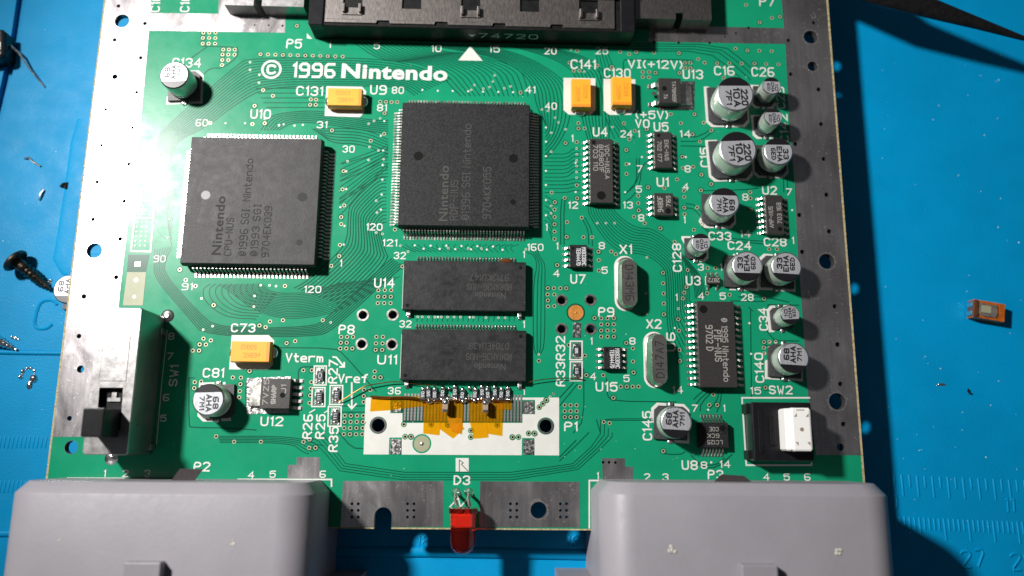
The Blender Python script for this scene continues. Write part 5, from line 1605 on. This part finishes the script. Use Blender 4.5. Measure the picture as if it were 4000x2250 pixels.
# ================================================================== grey controller ports
def port(xl, xr, yb, label, bump, scars, zt=17.0):
    cx = (xl + xr) / 2; hw = (xr - xl) / 2
    def prof(i, y, n=9):
        w = hw - i; R_ = 6.0 - i * 0.6; t = zt - i * 0.9
        pts = [(-w, y, -10 + 0.0), (-w, y, t - R_)]
        pts += [(-w + R_ - R_ * math.cos(a), y, t - R_ + R_ * math.sin(a)) for a in [math.pi / 2 * k / n for k in range(1, n + 1)]]
        pts += [(w - R_ + R_ * math.sin(a), y, t - R_ + R_ * math.cos(a)) for a in [math.pi / 2 * k / n for k in range(0, n)]]
        pts += [(w, y, t - R_), (w, y, -10)]
        return pts
    m = MB()
    m.loft([prof(1.9, 0), prof(1.75, -0.12), prof(0.10, -2.0), prof(0, -2.2), prof(0, -34)])
    o = m.obj('controller_port', 'grey_plastic', board, (cx, yb, 0), 0, label, smooth=True)
    fl_ = []
    for y in (-18.5, -21.0):
        fl_.append([(-hw - 6.5, y, -10), (-hw - 6.5, y, 1.5), (-hw - 2.0, y, 6), (-hw + 1, y, 6.5), (hw - 1, y, 6.5), (hw + 2.0, y, 6), (hw + 6.5, y, 1.5), (hw + 6.5, y, -10)])
    m = MB(); m.loft(fl_); m.obj('front_flange', 'grey_plastic', o)
    p = U(bump[0], bump[1], zt + 2.2)
    m = MB(); m.box(-3.2, 3.2, -6, 0, zt - 0.5, zt + 2.2, 0.25); m.obj('key_block', 'grey_plastic', o, (p.x - cx, p.y - yb, 0))
    rr_ = random.Random(int(xl))
    for sx, sy, r in scars:
        p = U(sx, sy, zt)
        m = MB()
        for k in range(7):
            m.blob(rr_.uniform(-r, r) * 0.7, rr_.uniform(-r, r) * 0.8, zt - 0.02, r * rr_.uniform(.3, .5), r * rr_.uniform(.25, .45), r * 0.25, 7, 3)
        m.obj('gate_scar', 'scar', o, (p.x - cx, p.y - yb, 0))
    return o


yb1 = U(700, 1884, 15.5).y
port(-90.6, -35.9, yb1, 'grey plastic controller port below the slide switch', (555, 2197), ((910, 2118, 0.55), (232, 2110, 0.35)))
yb2 = U(2900, 1888, 15.5).y
port(16.2, 70.2, yb2, 'grey plastic controller port below the white push button', (2968, 2207), ((2629, 2148, 0.9), (3273, 2148, 0.85)))
# spring plates behind the ports
for lab, px0, px1, py, tab in (('bent metal spring plate behind the grey port near label P2', 300, 940, 1876, [(655, 1864), (710, 1830), (800, 1832), (745, 1864)]),
                               ('crumpled metal spring plate behind the grey port near label P3', 2660, 3270, 1888, [(2782, 1870), (2815, 1852), (2900, 1858), (2960, 1880)])):
    z = 9.0
    p, r = U(px0, py, z), U(px1, py + 4, z)
    m = MB(); m.box(0, r.x - p.x, -2.0, 0, 0.3, z); m.box((r.x - p.x) * 0.32, (r.x - p.x) * 0.68, -1.8, -0.2, z, z + 0.6, 0.15)
    o = m.obj('spring_plate', 'steel_switch', board, (p.x, p.y - 0.2, 0), 0, lab)
    t = [U(x, y, z) for x, y in tab]
    vs = [(t[0].x - p.x, -0.1, z - 1.2), (t[1].x - p.x, t[1].y - p.y + 0.2, z + 0.9), (t[2].x - p.x, t[2].y - p.y + 0.2, z + 1.1), (t[3].x - p.x, -0.1, z - 1.0)]
    m = MB(); m.add(vs + [(x, y, zz - 0.35) for x, y, zz in vs], [(0, 1, 2, 3)[::-1], (4, 5, 6, 7), (0, 1, 5, 4), (1, 2, 6, 5), (2, 3, 7, 6), (3, 0, 4, 7)])
    m.obj('tongue', 'shield', o)

# ================================================================== loose things on the mat
# screw
z = MZ + 2.6
hd, tp = U(62, 1020, z), U(172, 1110, MZ + 1.2)
d = Vector((tp.x - hd.x, tp.y - hd.y, -1.2))
L = d.length
m = MB()
m.lathe([(0.3, -1.0), (2.0, -0.95), (2.75, -0.5), (2.9, 0.0), (2.6, 0.3), (1.25, 0.45), (1.2, 2.2)], 24)
q = MB()
pr = [(1.2, 2.0)]
zz = 2.4
k = 0
while zz < L + 0.6:
    r = 1.0 * max(0.25, 1 - max(0, (zz - L * 0.62)) / (L * 0.75))
    pr += [(r, zz), (r * 1.42, zz + 0.32), (r, zz + 0.62)]
    zz += 0.95
pr += [(0.15, zz + 0.4)]
q.lathe(pr, 18)
o = m.obj('loose_screw', 'bronze_screw', None, (hd.x, hd.y, z), smooth=True)
o.rotation_euler = Vector((0, 0, 1)).rotation_difference(d).to_euler()
t_ = q.obj('thread', 'bronze_screw', o, smooth=True)
m = MB(); m.box(-1.4, 1.4, -0.28, 0.28, -1.02, -0.9); m.box(-0.28, 0.28, -1.4, 1.4, -1.03, -0.91); m.obj('drive_recess', 'recess', o)
tag(o, 'dark bronze round-head screw lying on the mat beside the board', 'screw')

# second screw tip peeking in
z = MZ + 1.1
a, b = U(-70, 1300, z), U(55, 1362, z)
d = Vector((b.x - a.x, b.y - a.y, -0.6)); L = d.length
m = MB(); pr = [(0.9, 0)]
zz = 0.3
while zz < L:
    r = 1.0 * max(0.22, 1 - max(0, zz - L * 0.45) / (L * 0.68)); pr += [(r, zz), (r * 1.3, zz + 0.3), (r, zz + 0.6)]; zz += 0.85
pr += [(0.1, L + 0.2)]
m.lathe(pr, 16)
m.lathe([(2.4, -0.9), (2.7, -0.4), (2.6, 0.0)], 20)
o = m.obj('loose_screw', 'bright_metal', None, (a.x, a.y, z + 0.3), smooth=True)
o.rotation_euler = Vector((0, 0, 1)).rotation_difference(d).to_euler()
tag(o, 'shiny pointed screw end lying on the mat beside the solder splashes', 'screw')

# black part with a wire lead
z = MZ + 4.4
p = U(-28, 170, z)
m = MB(); m.box(-3.4, 2.6, -3.6, 3.6, -4.4, 0, 0.7)
o = m.obj('loose_component', 'black_plastic', None, (p.x, p.y, z), 0.12)
tag(o, 'loose black electronic part with one long wire lead on the mat', 'component')
m = MB()
w = [U(40, 178, MZ + 2.2), U(75, 208, MZ + 1.8), U(110, 262, MZ + 1.2), U(172, 338, MZ + 0.5)]
zs = [2.2, 1.8, 1.2, 0.4]
c_, s_ = math.cos(-0.12), math.sin(-0.12)
pts = []
for a, zz in zip(w, zs):
    dx, dy = a.x - p.x, a.y - p.y
    pts.append((dx * c_ - dy * s_, dx * s_ + dy * c_, MZ + zz - z))
m.tube(pts, [0.3, 0.26, 0.22, 0.16], 8); m.obj('wire_lead', 'lead', o, smooth=True)
m = MB(); text(m, 'NZ', 0.9, -1.2, 2.6, 1.5, math.pi / 2, 0.14, 0.012); m.box(-0.8, 0.6, 2.2, 3.0, -0.3, 0.02); m.obj('printed_marking', 'print_white', o)

# loose can capacitor half under the board
o = can(263, 1131, 6.3, 5.9, '68/AHA/7M1', True, 'loose round capacitor marked 68 tucked under the bright strip edge', None, MZ, False, True)
o['category'] = 'capacitor'

# loose amber capacitor
z = MZ + 2.8
c0 = U(3868, 1212, z)
m = MB(); m.box(-3.55, 3.55, -2.05, 2.05, 0.2, 2.5, 0.15)
o = m.obj('loose_capacitor', 'tantalum_clear', None, (c0.x, c0.y, MZ), -0.16)
tag(o, 'loose amber capacitor lying upside down on the bare mat', 'capacitor')
m = MB(); m.frustum([(-2.5, -1.25), (-1.2, -1.7), (1.5, -1.6), (1.9, -0.6), (1.6, 1.5), (-0.4, 1.35), (-2.4, 1.6)], [(-2.4, -1.15), (-1.2, -1.55), (1.4, -1.45), (1.75, -0.5), (1.5, 1.35), (-0.4, 1.2), (-2.3, 1.45)], 2.4, 2.8)
m.obj('metal_tab', 'tab_grey', o)
m = MB(); m.box(-2.0, 0.2, -0.7, 0.9, 2.8, 2.84); m.obj('scraped_patch', 'beige', o)
m = MB(); m.box(-3.7, -2.5, -1.95, 1.95, 0.4, 2.9, 0.3); m.obj('brown_end', 'flux', o)
for yy in (-1.1, 0.9):
    m = MB(); m.box(-3.95, -3.4, yy - 0.55, yy + 0.55, 0.6, 2.6, 0.15); m.obj('terminal', 'solder', o)

# black tapered tool
secs = [(40.0, 93.0, 9.0, 3.2), (62.0, 81.0, 6.6, 2.4), (81.6, 68.2, 3.6, 1.8), (94.5, 63.7, 2.3, 1.3), (103.7, 60.6, 1.35, 1.0), (112.6, 57.5, 0.55, 0.6), (116.0, 56.3, 0.15, 0.25)]
zc_ = 4.3
m = MB(); rg = []
for i, (x, y, w, h) in enumerate(secs):
    x2, y2 = secs[min(i + 1, len(secs) - 1)][:2]; x1, y1 = secs[max(i - 1, 0)][:2]
    t = Vector((x2 - x1, y2 - y1)).normalized(); n = Vector((-t.y, t.x))
    rg.append([(x + n.x * w * math.cos(a) - 60, y + n.y * w * math.cos(a) - 80, h * math.sin(a)) for a in [2 * math.pi * k / 16 for k in range(16)]])
m.loft(rg)
o = m.obj('tapered_tool', 'black_plastic_dusty', None, (60, 80, zc_), smooth=True)
tag(o, 'black tapered tool pointing out over the bare mat from the board corner', 'tool')

# solder splashes, wire clippings and lint on the mat
rs_ = random.Random(5)


def splash(px, py, pts, label, cat='solder', mat_='bright_metal', name='solder_splash'):
    p = U(px, py, MZ)
    m = MB()
    for dx, dy, rx, ry, h in pts:
        m.blob(dx, dy, -0.02, rx, ry, h, 9, 4)
    o = m.obj(name, mat_, None, (p.x, p.y, MZ), 0, smooth=True)
    tag(o, label, cat)


splash(108, 1478, [(-1.2, 1.5, 0.5, 0.7, 0.5), (-.4, 2.2, .45, .4, .3), (.4, 2.2, .5, .35, .3), (1.2, 1.6, .35, .5, .3), (1.3, 0, .9, 1.0, .7), (.6, -1.4, .7, 1.1, .5), (-1.5, .4, .6, .6, .6)], 'horseshoe shaped solder splash on the mat beside the strip')
splash(56, 1320, [(0, 0, .8, .35, .25), (.8, -.3, .5, .3, .2), (-.6, .3, .3, .3, .2)], 'small bright solder splash on the mat above the shiny screw end')
splash(3680, 1502, [(0, 0, 1.0, .35, .2), (-1.0, -.2, .4, .2, .1)], 'pale solder smear on the bare side of the mat')
splash(190, 1103, [(0, 0, .7, .6, .4), (.5, .5, .3, .4, .3)], 'drop of solder at the point of the bronze screw')


def clipping(pts, r, label, mat_='lead'):
    p = U(pts[0][0], pts[0][1], MZ)
    m = MB(); m.tube([(U(x, y, MZ).x - p.x, U(x, y, MZ).y - p.y, zz) for x, y, zz in pts], r, 7)
    o = m.obj('wire_clipping', mat_, None, (p.x, p.y, MZ), smooth=True)
    tag(o, label, 'wire')


clipping([(96, 620, .2), (118, 618, .5), (132, 634, .5), (160, 650, .2)], 0.22, 'bent bright wire clipping on the mat')
clipping([(156, 782, .2), (163, 762, .6), (174, 742, .25)], 0.25, 'short crooked wire clipping on the mat')
clipping([(240, 730, .2), (254, 722, .6), (262, 715, .3), (258, 738, .3)], 0.35, 'dark folded wire scrap on the mat beside the strip', 'bronze_screw')
clipping([(3780, 1520, .3), (3777, 1528, .4), (3784, 1536, .3), (3792, 1537, .2)], 0.22, 'tiny dark curled shaving on the bare mat', 'bronze_screw')
m = MB()
for i in range(90):
    if rs_.random() < 0.8:
        px, py = rs_.uniform(3440, 3995), rs_.uniform(180, 2200)
    else:
        px, py = rs_.uniform(5, 250), rs_.uniform(20, 2000)
    p = U(px, py, MZ); r = rs_.uniform(0.04, 0.13)
    m.blob(p.x, p.y, MZ - 0.01, r, r * rs_.uniform(.5, 1.6), r * 0.6, 6, 3)
m.obj('dust_specks', 'dust', None, label='pale dust specks scattered over the blue mat', kind='stuff')
# specks of dust on the board
m = MB()
for i in range(150):
    px, py = rs_.uniform(600, 3050), rs_.uniform(180, 1860)
    p = U(px, py); r = rs_.uniform(0.03, 0.075)
    m.blob(p.x, p.y, 0.0, r, r * rs_.uniform(.5, 1.8), r * 0.8, 6, 3)
m.obj('dust_specks', 'dust', board, label='fine dust specks on the board', kind='stuff')
